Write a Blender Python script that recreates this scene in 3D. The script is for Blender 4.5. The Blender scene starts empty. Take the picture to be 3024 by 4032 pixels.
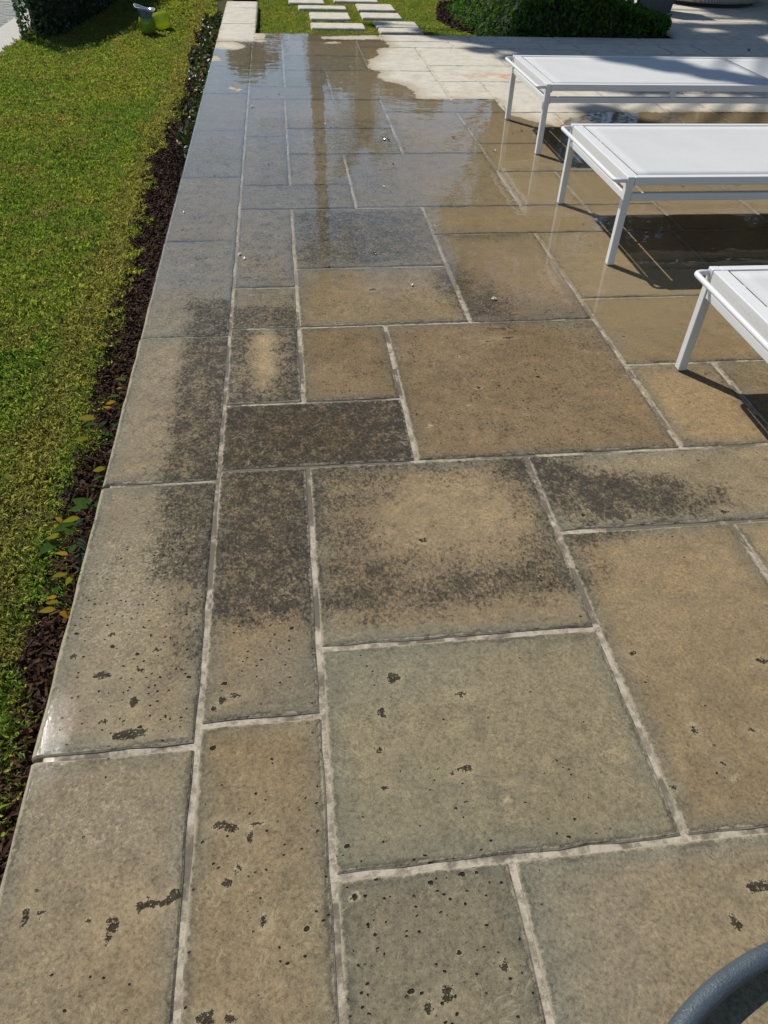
import bpy, math, random
import numpy as np
from mathutils import Matrix, Vector
random.seed(7); RNG = np.random.default_rng(7)
S = bpy.context.scene
COL = S.collection
R = math.radians

# ------------------------------------------------------------------ camera, sky, sun, exposure
H = 1.35                                   # height of the phone above the paving
F_PX, PITCH, YAW, ROLL = 2850.7163, 0.7428193, 0.1449622, 0.0410761
fw = np.array([math.sin(YAW)*math.cos(PITCH), math.cos(YAW)*math.cos(PITCH), -math.sin(PITCH)])
rt = np.array([math.cos(YAW), -math.sin(YAW), 0.0]); up = np.cross(rt, fw)
r2 = math.cos(ROLL)*rt + math.sin(ROLL)*up; u2 = -math.sin(ROLL)*rt + math.cos(ROLL)*up
cd = bpy.data.cameras.new('camera'); cam = bpy.data.objects.new('camera', cd); COL.objects.link(cam)
cd.sensor_fit = 'AUTO'; cd.sensor_width = 36.0; cd.lens = F_PX/4032*36; cd.clip_start = 0.02; cd.clip_end = 4000
M = Matrix(((r2[0], u2[0], -fw[0], 0), (r2[1], u2[1], -fw[1], 0), (r2[2], u2[2], -fw[2], H), (0, 0, 0, 1)))
cam.matrix_world = M
S.camera = cam
SUN_AZ, SUN_EL = R(-37), R(50.5)             # azimuth from +Y towards +X
w = bpy.data.worlds.new('World'); S.world = w; w.use_nodes = True
nt = w.node_tree; nt.nodes.clear()
sky = nt.nodes.new('ShaderNodeTexSky'); sky.sky_type = 'NISHITA'; sky.sun_disc = False
sky.sun_elevation = SUN_EL; sky.sun_rotation = SUN_AZ; sky.air_density = 1.0; sky.dust_density = 0.25; sky.ozone_density = 1.6
bg = nt.nodes.new('ShaderNodeBackground'); bg.inputs[1].default_value = 0.10
wo = nt.nodes.new('ShaderNodeOutputWorld')
nt.links.new(sky.outputs[0], bg.inputs[0]); nt.links.new(bg.outputs[0], wo.inputs[0])
sd = bpy.data.lights.new('sun', 'SUN'); so = bpy.data.objects.new('sun', sd); COL.objects.link(so)
sd.energy = 4.7; sd.angle = R(0.53); sd.color = (1.0, 0.95, 0.87)
sdir = Vector((math.sin(SUN_AZ)*math.cos(SUN_EL), math.cos(SUN_AZ)*math.cos(SUN_EL), math.sin(SUN_EL)))
so.rotation_euler = sdir.to_track_quat('Z', 'Y').to_euler(); so.location = (-6, 8, 12)
S.view_settings.view_transform = 'Standard'; S.view_settings.look = 'None'
S.view_settings.exposure = 0.0; S.view_settings.gamma = 1.0; S.view_settings.use_curve_mapping = False

def at(px, py, z=0.0):
    """ground point that the photograph shows at pixel (px, py), on the level z"""
    d = r2*(px-1512)/F_PX - u2*(py-2016)/F_PX + fw
    t = (z-H)/d[2]
    return float(d[0]*t), float(d[1]*t)

# ------------------------------------------------------------------ helpers
def tag(o, label=None, cat=None, group=None, kind=None):
    if label: o['label'] = label
    if cat: o['category'] = cat
    if group: o['group'] = group
    if kind: o['kind'] = kind
    return o
def link_obj(name, data, parent=None, loc=(0, 0, 0)):
    o = bpy.data.objects.new(name, data); COL.objects.link(o); o.location = loc
    if parent is not None: o.parent = parent
    return o
def empty(name, loc=(0, 0, 0), rz=0.0):
    o = link_obj(name, None, None, loc); o.rotation_euler = (0, 0, rz); o.empty_display_size = .1
    return o
def mesh(name, verts, faces, mat=None, smooth=False):
    me = bpy.data.meshes.new(name)
    me.from_pydata([tuple(map(float, v)) for v in verts], [], [tuple(map(int, f)) for f in faces])
    if mat: me.materials.append(mat)
    if smooth: me.polygons.foreach_set('use_smooth', [True]*len(me.polygons))
    me.update(); return me
def obj(name, verts, faces, mat, parent=None, loc=(0, 0, 0), smooth=False):
    return link_obj(name, mesh(name, verts, faces, mat, smooth), parent, loc)
def quads_mesh(name, V, mat, nv=4):
    """V: (n, nv, 3) separate polygons"""
    n = V.shape[0]; me = bpy.data.meshes.new(name)
    me.vertices.add(n*nv); me.vertices.foreach_set('co', V.reshape(-1).astype(np.float32))
    me.loops.add(n*nv); me.loops.foreach_set('vertex_index', np.arange(n*nv, dtype=np.int32))
    me.polygons.add(n); me.polygons.foreach_set('loop_start', np.arange(0, n*nv, nv, dtype=np.int32))
    me.update(); me.validate()
    if mat: me.materials.append(mat)
    return me
class MB:
    def __init__(s): s.v = []; s.f = []
    def add(s, v, f):
        b = len(s.v); s.v += [tuple(x) for x in v]; s.f += [tuple(b+i for i in g) for g in f]; return s
    def box(s, x0, x1, y0, y1, z0, z1, b=0.0):
        """box with chamfered edges"""
        if b <= 0:
            v = [(x, y, z) for z in (z0, z1) for (x, y) in ((x0, y0), (x1, y0), (x1, y1), (x0, y1))]
            return s.add(v, [(3, 2, 1, 0), (4, 5, 6, 7), (0, 1, 5, 4), (1, 2, 6, 5), (2, 3, 7, 6), (3, 0, 4, 7)])
        import bmesh
        bm = bmesh.new(); bmesh.ops.create_cube(bm, size=1)
        for q in bm.verts: q.co = Vector(((x0+x1)/2+q.co.x*(x1-x0), (y0+y1)/2+q.co.y*(y1-y0), (z0+z1)/2+q.co.z*(z1-z0)))
        bmesh.ops.bevel(bm, geom=bm.edges[:], offset=b, segments=2, affect='EDGES', profile=.5)
        bm.verts.index_update()
        s.add([q.co[:] for q in bm.verts], [[q.index for q in f.verts] for f in bm.faces]); bm.free(); return s
    def tube(s, pts, rad, n=10, cap=True):
        pts = [Vector(p) for p in pts]; rads = rad if hasattr(rad, '__len__') else [rad]*len(pts)
        rings = []; prev = None
        for i, p in enumerate(pts):
            t = (pts[min(i+1, len(pts)-1)]-pts[max(i-1, 0)]).normalized()
            a = t.orthogonal().normalized() if prev is None else (prev-t*prev.dot(t)).normalized()
            prev = a; b = t.cross(a)
            rings.append([p+(a*math.cos(2*math.pi*k/n)+b*math.sin(2*math.pi*k/n))*rads[i] for k in range(n)])
        v = [q for r in rings for q in r]; f = []
        for i in range(len(rings)-1):
            for k in range(n): f.append((i*n+k, i*n+(k+1) % n, (i+1)*n+(k+1) % n, (i+1)*n+k))
        if cap: f += [tuple(reversed(range(n))), tuple(range((len(rings)-1)*n, len(rings)*n))]
        return s.add(v, f)
    def lathe(s, prof, n=32, c=(0, 0), sq=None):
        v = []; f = []
        for (r, z) in prof:
            for k in range(n):
                a = 2*math.pi*k/n; v.append((c[0]+r*math.cos(a), c[1]+r*math.sin(a), z))
        for i in range(len(prof)-1):
            for k in range(n): f.append((i*n+k, i*n+(k+1) % n, (i+1)*n+(k+1) % n, (i+1)*n+k))
        return s.add(v, f)
    def build(s, name, mat, parent=None, smooth=False, loc=(0, 0, 0)):
        o = obj(name, s.v, s.f, mat, parent, loc, smooth)
        return o

# ------------------------------------------------------------------ node helpers
class NG:
    def __init__(s, name):
        s.m = bpy.data.materials.new(name); s.m.use_nodes = True; s.t = s.m.node_tree; s.t.nodes.clear()
        s.out = s.n('ShaderNodeOutputMaterial')
    def n(s, typ, **k):
        x = s.t.nodes.new(typ)
        for a, b in k.items(): setattr(x, a, b)
        return x
    def l(s, a, b): s.t.links.new(a, b)
    def val(s, sock, v):
        if isinstance(v, bpy.types.NodeSocket): s.l(v, sock)
        elif hasattr(v, '__len__') and len(v) == 3 and sock.type == 'RGBA': sock.default_value = (*v, 1)
        else: sock.default_value = v
    def math(s, op, a, b=0.0, c=0.0, clamp=False):
        x = s.n('ShaderNodeMath', operation=op, use_clamp=clamp)
        for i, v in enumerate((a, b, c)): s.val(x.inputs[i], v)
        return x.outputs[0]
    def add(s, a, b): return s.math('ADD', a, b)
    def mul(s, a, b): return s.math('MULTIPLY', a, b)
    def sub(s, a, b): return s.math('SUBTRACT', a, b)
    def vmath(s, op, a, b=(0, 0, 0)):
        x = s.n('ShaderNodeVectorMath', operation=op); s.val(x.inputs[0], a); s.val(x.inputs[1], b)
        return x.outputs['Value'] if op in ('LENGTH', 'DOT_PRODUCT', 'DISTANCE') else x.outputs[0]
    def scale(s, a, f):
        x = s.n('ShaderNodeVectorMath', operation='SCALE'); s.val(x.inputs[0], a); s.val(x.inputs['Scale'], f); return x.outputs[0]
    def noise(s, vec, scale, detail=3, rough=.5, dist=0.0, color=False):
        x = s.n('ShaderNodeTexNoise'); s.val(x.inputs['Vector'], vec); s.val(x.inputs['Scale'], scale)
        x.inputs['Detail'].default_value = detail; x.inputs['Roughness'].default_value = rough; x.inputs['Distortion'].default_value = dist
        return x.outputs['Color'] if color else x.outputs['Fac']
    def voro(s, vec, scale, feature='F1', rnd=1.0):
        x = s.n('ShaderNodeTexVoronoi', feature=feature); s.val(x.inputs['Vector'], vec); s.val(x.inputs['Scale'], scale)
        x.inputs['Randomness'].default_value = rnd
        return x
    def step(s, v, a, b, lo=0.0, hi=1.0):
        x = s.n('ShaderNodeMapRange', interpolation_type='SMOOTHSTEP'); s.val(x.inputs[0], v)
        for i, q in enumerate((a, b, lo, hi)): s.val(x.inputs[i+1], q)
        return x.outputs[0]
    def lin(s, v, a, b, lo=0.0, hi=1.0):
        x = s.n('ShaderNodeMapRange'); s.val(x.inputs[0], v)
        for i, q in enumerate((a, b, lo, hi)): s.val(x.inputs[i+1], q)
        return x.outputs[0]
    def mix(s, f, a, b, mode='MIX'):
        x = s.n('ShaderNodeMix', data_type='RGBA', blend_type=mode); s.val(x.inputs[0], f); s.val(x.inputs[6], a); s.val(x.inputs[7], b)
        return x.outputs[2]
    def mixf(s, f, a, b):
        x = s.n('ShaderNodeMix', data_type='FLOAT'); s.val(x.inputs[0], f); s.val(x.inputs[2], a); s.val(x.inputs[3], b)
        return x.outputs[0]
    def pos(s): return s.n('ShaderNodeNewGeometry').outputs['Position']
    def attr(s, name, typ='GEOMETRY'):
        return s.n('ShaderNodeAttribute', attribute_name=name, attribute_type=typ)
    def bump(s, h, dist=.01, strength=1.0, normal=None):
        x = s.n('ShaderNodeBump'); s.val(x.inputs['Height'], h); s.val(x.inputs['Distance'], dist); s.val(x.inputs['Strength'], strength)
        if normal is not None: s.l(normal, x.inputs['Normal'])
        return x.outputs[0]
    def bsdf(s, **k):
        x = s.n('ShaderNodeBsdfPrincipled')
        for a, b in k.items(): s.val(x.inputs[a.replace('_', ' ')], b)
        s.l(x.outputs[0], s.out.inputs[0]); return x

def simple(name, col, rough=.5, var=.12, scale=30, bump=0.0, bscale=200, metal=0.0, spec=.5):
    g = NG(name); p = g.pos()
    n = g.noise(p, scale, 4, .6)
    c = g.mix(n, tuple(x*(1-var) for x in col), tuple(min(1, x*(1+var)) for x in col))
    b = g.bsdf(Base_Color=c, Roughness=rough, Metallic=metal, Specular_IOR_Level=spec)
    if bump: g.l(g.bump(g.noise(p, bscale, 4, .6), bump), b.inputs['Normal'])
    return g.m

# ------------------------------------------------------------------ stains and wetness of the paving (world x, y)
def smooth(t): t = np.clip(t, 0, 1); return t*t*(3-2*t)
def ell(x, y, c, rx, ry, rot=0, soft=.5):
    a = R(rot); dx = x-c[0]; dy = y-c[1]; u = (dx*math.cos(a)+dy*math.sin(a))/rx; v = (-dx*math.sin(a)+dy*math.cos(a))/ry
    return smooth((1+soft-np.hypot(u, v))/(2*soft))
def box(x, y, x0, x1, y0, y1, s=.03):
    x0, x1, y0, y1 = [q*H for q in (x0, x1, y0, y1)]
    return smooth((x-x0)/s+.5)*smooth((x1-x)/s+.5)*smooth((y-y0)/s+.5)*smooth((y1-y)/s+.5)
def sdf(x, y, poly):
    P = np.array(poly)*H; n = len(P); d = np.full(x.shape, 1e9); ins = np.zeros(x.shape, bool)
    for i in range(n):
        a = P[i]; b = P[(i+1) % n]; e = b-a
        wx = x-a[0]; wy = y-a[1]; t = np.clip((wx*e[0]+wy*e[1])/(e@e), 0, 1)
        d = np.minimum(d, np.hypot(wx-e[0]*t, wy-e[1]*t))
        c = ((a[1] > y) != (b[1] > y)) & (x < (b[0]-a[0])*(y-a[1])/(b[1]-a[1]+1e-12)+a[0]); ins ^= c
    return np.where(ins, d, -d)
DRY = [[(50, 0), (120, 0), (120, 50), (50, 50)], [(.739, 5.862), (.741, 5.693), (.647, 5.643), (.627, 5.428), (.548, 5.276), (.535, 5.01), (.592, 4.988), (.558, 4.835), (.576, 4.756), (.653, 4.692), (.685, 4.672), (.725, 4.546), (.718, 4.343), (1.151, 4.333), (1.146, 4.084), (1.236, 3.93), (1.36, 3.80), (1.42, 3.95), (1.62, 4.07), (2.2, 4.09), (7, 4.1), (7, 14), (.72, 14), (.723, 5.93)],
       [(.281, 6.03), (.404, 6.07), (.695, 6.11), (.711, 5.93), (.275, 5.95)],
       [(.28, 5.82), (.42, 5.86), (.42, 5.80), (.26, 5.78)],
       [(-.5, 5.84), (-.1, 5.84), (-.1, 9), (-.5, 9)],
       [(-.45, 5.626), (-.323, 5.552), (-.258, 5.555), (-.207, 5.664), (-.259, 5.785), (-.3, 5.85), (-.45, 5.85)],
       [(-.45, 5.395), (-.395, 5.384), (-.38, 5.287), (-.338, 5.277), (-.352, 5.241), (-.45, 5.2)],
       [(-.303, 4.609), (-.255, 4.614), (-.214, 4.545), (-.229, 4.499), (-.275, 4.516)]]
def fields(x, y):
    x = np.asarray(x, float); y = np.asarray(y, float)
    dry = np.full(x.shape, -9.0)
    for p in DRY: dry = np.maximum(dry, sdf(x, y, p))
    dry = np.clip(dry, -.5, .5)
    E = lambda px, py, rx, ry, rot=0, soft=.5: ell(x, y, at(px, py), rx, ry, rot, soft)
    B = lambda a, b, c, d, s=.03: box(x, y, a, b, c, d, s)
    X = x/H; Y = y/H
    # algae left between the washed strips
    lich = np.zeros(x.shape)
    def L(m, v):
        nonlocal lich; lich = np.maximum(lich, m*v)
    L(B(-.285, -.18, .92, 2.02, .02), .60); L(B(-.26, -.18, .70, .95, .05), .4)
    L(B(-.18, .012, .80, 1.99, .03), .62)
    L(B(-.18, .252, 1.232, 1.49, .02), .64)
    L(B(.012, .252, 1.49, 1.86, .05), .28)
    L(B(.012, .495, .80, 1.24, .03), .52); L(E(1300, 2000, .10, .3), .5); L(E(1500, 2330, .4, .10), .55); L(E(2150, 2250, .2, .12), .45)
    L(E(2330, 1950, .42, .12, -6), .66); L(E(2100, 1830, .2, .05), .75); L(E(2250, 2120, .25, .04), .6)
    L(B(.012, .27, 1.9, 2.02, .03), .2); L(B(-.42, -.28, .9, 2.0, .15), .22); L(B(.25, .87, 1.24, 1.86, .2), .24); L(B(.87, 1.3, 1.24, 1.9, .2), .2); L(B(-.42, .9, 2.0, 5.5, .3), .20)
    L(B(-.18, .012, 2.11, 2.76, .05), .34); L(B(-.18, .012, 1.86, 2.113, .05), .3); L(B(-.18, .9, 2.76, 4.0, .2), .36); L(B(-.42, -.18, 1.9, 3.7, .2), .32); L(B(.01, .5, 2.25, 2.75, .05), .55)
    L(E(1850, 1150, .14, .30, 20), .6); L(E(1900, 930, .3, .05), .6)
    L(B(.2, 1.0, 1.7, 4.2, .3), .25)
    lich = lich*(1-.75*E(1800, 2020, .22, .16, 0, .9))
    lich = lich*(1-.8*E(1040, 1400, .05, .22, 0, .8))
    # ochre
    warm = np.zeros(x.shape)
    def W(m, v):
        nonlocal warm; warm = np.maximum(warm, m*v)
    W(E(1040, 1400, .06, .25, 0, .8), .75); W(E(880, 1460, .05, .22), .6); W(E(1800, 1980, .25, .16, 0, .8), .45)
    W(E(2050, 1080, .22, .25, 20, .7), .75); W(E(2560, 1000, .4, .25, 0, .8), .55); W(E(2750, 1600, .30, .18, -35, .7), .8)
    W(E(2900, 1700, .25, .1, -35, .7), .9); W(E(2520, 2270, .3, .1), .4); W(E(2150, 560, 1.0, .6, 0, .8), .4)
    W(E(1850, 860, .45, .10), .4); W(E(1500, 1110, .35, .15), .35); W(E(2000, 1420, .3, .3, 0, .9), .18)
    W(E(1980, 300, .35, .12, 0, .8), .9); W(E(1850, 360, .2, .1), .45); W(E(1650, 480, .5, .6, 0, .8), .3)
    W(E(1000, 3500, .2, .7, 0, .9), .14)
    W(E(550, 1000, .3, .2), .15); W(E(500, 2150, .12, .4), .25)
    # holes
    pit = np.zeros(x.shape)
    def Q(m, v):
        nonlocal pit; pit = np.maximum(pit, m*v)
    Q(B(-.42, -.18, .59, 1.0, .2), 1.0); Q(B(-.42, -.18, -.5, .59, .05), .35); Q(B(-.18, .01, .62, .85, .05), .6); Q(B(-.18, .01, -1, .62, .02), .35)
    Q(E(1600, 3750, .2, .25, 0, .7), .8); Q(B(.25, 1.2, -.5, 2.2, .05), .2); Q(B(.01, .5, .37, .75, .03), .28); Q(B(.25, .9, 1.24, 1.86, .05), .42)
    Q(B(-.5, 1.2, 1.9, 5, .2), .22); Q(B(1.1, 4, 1.0, 3, .1), .25); Q(np.ones(x.shape), .12)
    # pale flecks
    wh = np.zeros(x.shape)
    def V(m, v):
        nonlocal wh; wh = np.maximum(wh, m*v)
    V(E(480, 2330, .10, .22, 10, .7), 1.0); V(E(350, 3200, .15, .12, 0, .7), .75); V(E(640, 1450, .09, .12, 0, .6), .6); V(E(600, 2200, .1, .3), .6)
    V(B(-.42, .9, 2.76, 4.2, .2), .42); V(E(2100, 500, .5, .25), .7); V(E(1750, 760, .3, .25), .6); V(E(1480, 2000, .3, .3), .2); V(B(.012, .5, 2.24, 2.75), .35)
    V(E(2050, 420, .4, .1), .6)
    # grey-green rinsed tone
    gr = np.zeros(x.shape)
    def Gn(m, v):
        nonlocal gr; gr = np.maximum(gr, m*v)
    Gn(B(-.42, -.29, -.5, 2.0, .1), .35); Gn(B(-.18, .012, 1.9, 2.76, .05), .6); Gn(B(.012, .49, .37, .75, .05), .32); Gn(E(1450, 2650, .3, .12), .7); Gn(E(1650, 3700, .35, .4), .55)
    Gn(B(-.42, -.18, 1.8, 5.8, .1), .8); Gn(B(-.18, .5, 2.2, 5.8, .2), .75); Gn(B(-.18, 1.16, 4.08, 4.33, .05), .7); Gn(E(2150, 1200, .1, .35, 20), .6); Gn(E(600, 3250, .3, .12), .5)
    # standing water
    pud = np.where(X > .87, smooth((Y-1.5)/.4), smooth((Y-1.85)/.45))
    pud = np.maximum(pud, .0)
    return dry, lich, warm, pit, wh, gr, pud
def set_fields(me, ox=0.0, oy=0.0):
    n = len(me.vertices); co = np.empty(n*3); me.vertices.foreach_get('co', co); co = co.reshape(-1, 3)
    dry, lich, warm, pit, wh, gr, pud = fields(co[:, 0]+ox, co[:, 1]+oy)
    for nm, arr in (('stain', (dry+.5, lich, warm, pit)), ('wash', (wh, gr, pud, np.ones(n)))):
        a = me.attributes.new(nm, 'FLOAT_COLOR', 'POINT')
        a.data.foreach_set('color', np.stack(arr, 1).reshape(-1).astype(np.float32))

# ------------------------------------------------------------------ materials of the paving
def stone_material(name, grout=False, holes=()):
    g = NG(name)
    P = g.pos()
    st = g.attr('stain'); wa = g.attr('wash')
    sep = g.n('ShaderNodeSeparateColor'); g.l(st.outputs['Color'], sep.inputs[0])
    sdry = g.sub(sep.outputs[0], .5); lich, warm, pit = sep.outputs[1], sep.outputs[2], st.outputs['Alpha']
    sep2 = g.n('ShaderNodeSeparateColor'); g.l(wa.outputs['Color'], sep2.inputs[0])
    wh, gr, pud = sep2.outputs[0], sep2.outputs[1], sep2.outputs[2]
    if grout:
        Q = P; seed = 0.0; edge = .1
    else:
        sd_ = g.attr('seed', 'OBJECT').outputs['Vector']
        Q = g.vmath('ADD', P, sd_)
        oc = g.n('ShaderNodeTexCoord').outputs['Object']
        half = g.attr('half', 'OBJECT').outputs['Vector']
        df = g.vmath('SUBTRACT', half, g.vmath('ABSOLUTE', oc))
        sx = g.n('ShaderNodeSeparateXYZ'); g.l(df, sx.inputs[0])
        edge = g.math('MINIMUM', sx.outputs[0], sx.outputs[1])
    n_big = g.noise(Q, 2.3, 4, .55, .3)
    n_mid = g.noise(Q, 9, 5, .6, .2)
    n_sm = g.noise(Q, 55, 6, .68)
    n_fine = g.noise(Q, 420, 3, .7)
    st_vec = g.vmath('MULTIPLY', Q, (1.0, .35, 1.0))
    n_str = g.noise(st_vec, 26, 5, .6, .6)
    # wet / dry border
    d = g.add(sdry, g.add(g.mul(g.sub(g.noise(P, 16, 5, .68), .5), .09), g.mul(g.sub(g.noise(P, 4, 3, .5), .5), .10)))
    dryf = g.step(d, -.004, .006)
    damp = g.step(g.add(d, g.mul(g.sub(g.noise(P, 30, 4, .7), .5), .12)), .15, -.01)                     # still drying, just inside the border
    if grout:
        c = g.mix(n_mid, (.34, .29, .22), (.54, .475, .375))
        drk = g.step(g.add(g.add(g.noise(P, 4.2, 5, .65), g.mul(lich, .12)), g.mul(g.step(g.noise(P, .9, 2, .5), .5, .7), .06)), .515, .575)
        c = g.mix(g.mul(drk, .85), c, (.085, .075, .058))
        c = g.mix(g.mul(g.step(g.noise(P, 26, 7, .8), .46, .60), .75), c, (.17, .14, .10))
        c = g.mix(g.step(n_sm, .45, .72, 0, .5), c, (.17, .145, .11))
        c = g.mix(g.mul(dryf, .7), c, (.56, .50, .40))
        c = g.mix(g.mul(g.mul(pud, .5), g.sub(1, dryf)), c, (.34, .28, .18))
        hgt = g.add(g.mul(n_sm, .6), g.mul(n_fine, .25))
        wetc = c
        pitm = 0.0
    else:
        tint = g.attr('tint', 'OBJECT').outputs['Color']
        c = g.mix(g.step(n_big, .32, .68), (.228, .175, .105), (.280, .212, .126))
        c = g.mix(g.step(n_mid, .42, .75, 0, .55), c, (.175, .142, .092))
        c = g.mix(g.step(n_str, .55, .75, 0, .30), c, (.27, .205, .125))
        c = g.mix(g.mul(gr, .85), c, (.208, .190, .138))
        wv_ = g.add(g.mul(g.sub(g.noise(Q, 6.5, 7, .68, .5), .5), 1.7), g.mul(g.sub(n_sm, .5), .6))
        c = g.mix(g.mul(g.mul(g.step(g.add(warm, wv_), .15, 1.0), g.step(warm, .03, .25)), .80), c, (.36, .255, .135))
        # grey halo along the edges
        halo = g.mul(g.step(g.add(edge, g.mul(g.sub(n_mid, .5), .09)), .06, .0), .50)
        c = g.mix(halo, c, (.150, .150, .118))
        c = g.mix(1.0, c, tint, 'MULTIPLY')
        # algae mottling
        n_l = g.noise(g.vmath('MULTIPLY', Q, (1.15, .8, 1)), 88, 9, .80, .1)
        n_l2 = g.noise(Q, 17, 5, .65, .2)
        lf = g.add(g.add(n_l, g.mul(lich, .42)), g.mul(g.sub(n_l2, .5), .45))
        lm = g.step(lf, .62, .80)
        c = g.mix(g.mul(lm, .82), c, (.029, .028, .025))
        c = g.mix(g.mul(g.mul(g.step(lich, .1, .8), .55), g.step(g.noise(Q, 150, 4, .75), .38, .62)), c, (.046, .042, .035))
        c = g.mix(g.mul(g.mul(g.step(lich, .3, .7), .75), g.step(g.noise(Q, 44, 7, .82, .3), .53, .63)), c, (.23, .185, .115))
        # pale flecks
        fl = g.noise(Q, 125, 5, .62, .3)
        fm = g.step(g.add(g.add(fl, g.mul(wh, .12)), g.mul(g.sub(n_l2, .5), .25)), .60, .70)
        c = g.mix(g.mul(fm, g.math('MINIMUM', g.mul(wh, 1.1), .70)), c, (.34, .30, .205))
        # grain
        c = g.mix(g.lin(n_fine, .3, .7, .0, .40), c, g.mix(1.0, c, (.58, .58, .58), 'MULTIPLY'))
        gr1 = g.noise(Q, 135, 6, .88)
        c = g.mix(g.step(gr1, .50, .62, 0, .75), c, g.mix(1.0, c, (.42, .42, .42), 'MULTIPLY'))
        c = g.mix(g.step(gr1, .48, .37, 0, .70), c, g.mix(1.0, c, (1.55, 1.5, 1.42), 'MULTIPLY'))
        gr2 = g.noise(Q, 24, 7, .75, .4)
        c = g.mix(g.step(gr2, .50, .66, 0, .42), c, g.mix(1.0, c, (.55, .55, .56), 'MULTIPLY'))
        c = g.mix(g.step(gr2, .47, .35, 0, .55), c, g.mix(1.0, c, (1.38, 1.33, 1.22), 'MULTIPLY'))
        # pale scratches and drag marks
        sc_ = g.vmath('MULTIPLY', g.vmath('ADD', Q, g.scale(g.noise(Q, 3, 3, .6, 0, True), .5)), (1.0, .22, 1))
        ln_ = g.noise(sc_, 17, 4, .6)
        c = g.mix(g.mul(g.mul(g.step(g.math('ABSOLUTE', g.sub(ln_, .5)), .014, .002), g.step(g.noise(Q, 5, 3, .6), .50, .62)), .42), c, (.36, .305, .20))
        xs_ = g.n('ShaderNodeSeparateXYZ'); g.l(P, xs_.inputs[0])
        silt = g.mul(g.mul(pud, g.step(g.add(xs_.outputs[0], g.mul(g.sub(n_big, .5), .8)), .25, 1.1, .12, 1.0)), g.sub(1.0, g.mul(lich, .7)))
        c = g.mix(g.mul(silt, .55), c, g.mix(n_big, (.32, .245, .130), (.26, .205, .120)))
        wetc = c
        # holes in the stone: small round ones and a few torn large ones
        vp = g.vmath('ADD', g.vmath('MULTIPLY', Q, (1, 1.25, 1)), g.scale(g.noise(Q, 75, 3, .5, 0, True), .012))
        v1 = g.voro(vp, 34); r1 = g.n('ShaderNodeSeparateColor'); g.l(v1.outputs['Color'], r1.inputs[0])
        clus = g.mul(g.sub(g.noise(Q, 4.5, 3, .6), .5), 1.6)
        rad1 = g.mul(g.mul(g.math('POWER', r1.outputs[0], 3.0), .24), g.step(g.add(g.add(r1.outputs[1], clus), pit), 1.14, 1.36))
        p1 = g.step(g.sub(v1.outputs['Distance'], rad1), .035, -.02)
        p1 = g.mul(p1, g.step(rad1, .02, .05))
        vp2 = g.vmath('ADD', g.vmath('MULTIPLY', Q, (1.0, 1.35, 1)), g.scale(g.noise(Q, 32, 4, .65, 0, True), .06))
        v2 = g.voro(vp2, 7.0); r2_ = g.n('ShaderNodeSeparateColor'); g.l(v2.outputs['Color'], r2_.inputs[0])
        rad2 = g.mul(g.mul(r2_.outputs[0], .11), g.step(g.add(r2_.outputs[1], g.mul(pit, .45)), .99, 1.15))
        d2 = g.sub(v2.outputs['Distance'], rad2)
        p2 = g.mul(g.step(d2, .02, -.02), g.step(rad2, .01, .04))
        rim2 = g.mul(g.mul(g.step(d2, .085, .02), g.step(rad2, .01, .04)), g.step(n_sm, .38, .55))
        vp3 = g.voro(vp, 95); r3_ = g.n('ShaderNodeSeparateColor'); g.l(vp3.outputs['Color'], r3_.inputs[0])
        p3 = g.mul(g.step(vp3.outputs['Distance'], .30, .16), g.step(g.add(g.add(r3_.outputs[0], g.mul(pit, .28)), g.mul(clus, .25)), 1.04, 1.09))
        pitm = g.math('MAXIMUM', g.math('MAXIMUM', p1, p2), p3)
        if holes:                      # the large torn holes of this very stone
            hp = g.vmath('ADD', P, g.scale(g.vmath('SUBTRACT', g.noise(P, 85, 5, .75, 0, True), (.5, .5, .5)), .040))
            dd = None
            for (hx_, hy_, rx_, ry_) in holes:
                q = g.vmath('MULTIPLY', g.vmath('SUBTRACT', hp, (hx_, hy_, 0)), (1/rx_, 1/ry_, 0))
                q = g.sub(g.vmath('LENGTH', q), 1.0); q = g.mul(q, min(rx_, ry_)*100)
                dd = q if dd is None else g.math('MINIMUM', dd, q)
            ph = g.mul(g.mul(g.step(dd, .12, -.12), g.step(g.noise(P, 150, 3, .6), .36, .50)), .92)
            rimh = g.mul(g.step(dd, .42, .05), g.step(g.noise(P, 48, 4, .7), .46, .58))
            c = g.mix(g.mul(g.step(dd, 2.2, .2), .22), c, (.36, .30, .18))
            c = g.mix(g.mul(rimh, .80), c, (.42, .36, .235))
            pitm = g.math('MAXIMUM', pitm, ph)
        c = g.mix(g.mul(rim2, .75), c, (.42, .345, .20))
        lip = g.mul(g.mul(g.step(g.sub(v1.outputs['Distance'], rad1), .10, .03), g.step(rad1, .06, .12)), g.step(n_sm, .45, .6))
        c = g.mix(g.mul(lip, .7), c, (.38, .32, .20))
        # dry stone
        dc = g.mix(g.step(n_mid, .35, .7), (.57, .525, .43), (.47, .435, .36))
        dc = g.mix(g.step(n_sm, .5, .72, 0, .55), dc, (.36, .325, .265))
        dc = g.mix(g.mul(g.step(g.noise(Q, 11, 7, .75, .5), .52, .70), .5), dc, (.33, .30, .25))
        dc = g.mix(g.mul(g.step(g.noise(Q, 28, 5, .7, .8), .66, .72), .8), dc, (.10, .085, .065))
        dc = g.mix(g.mul(g.step(warm, .1, .9), g.step(n_mid, .3, .7)), dc, (.46, .27, .12))
        dc = g.mix(g.mul(damp, .75), dc, (.33, .265, .165))
        c = g.mix(dryf, c, dc)
        # crust and broken arris along the joint
        ej = g.add(edge, g.mul(g.sub(g.noise(Q, 70, 5, .7), .5), .030))
        crust = g.mul(g.step(ej, .008, .001), g.mixf(pud, .8, .5))
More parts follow.
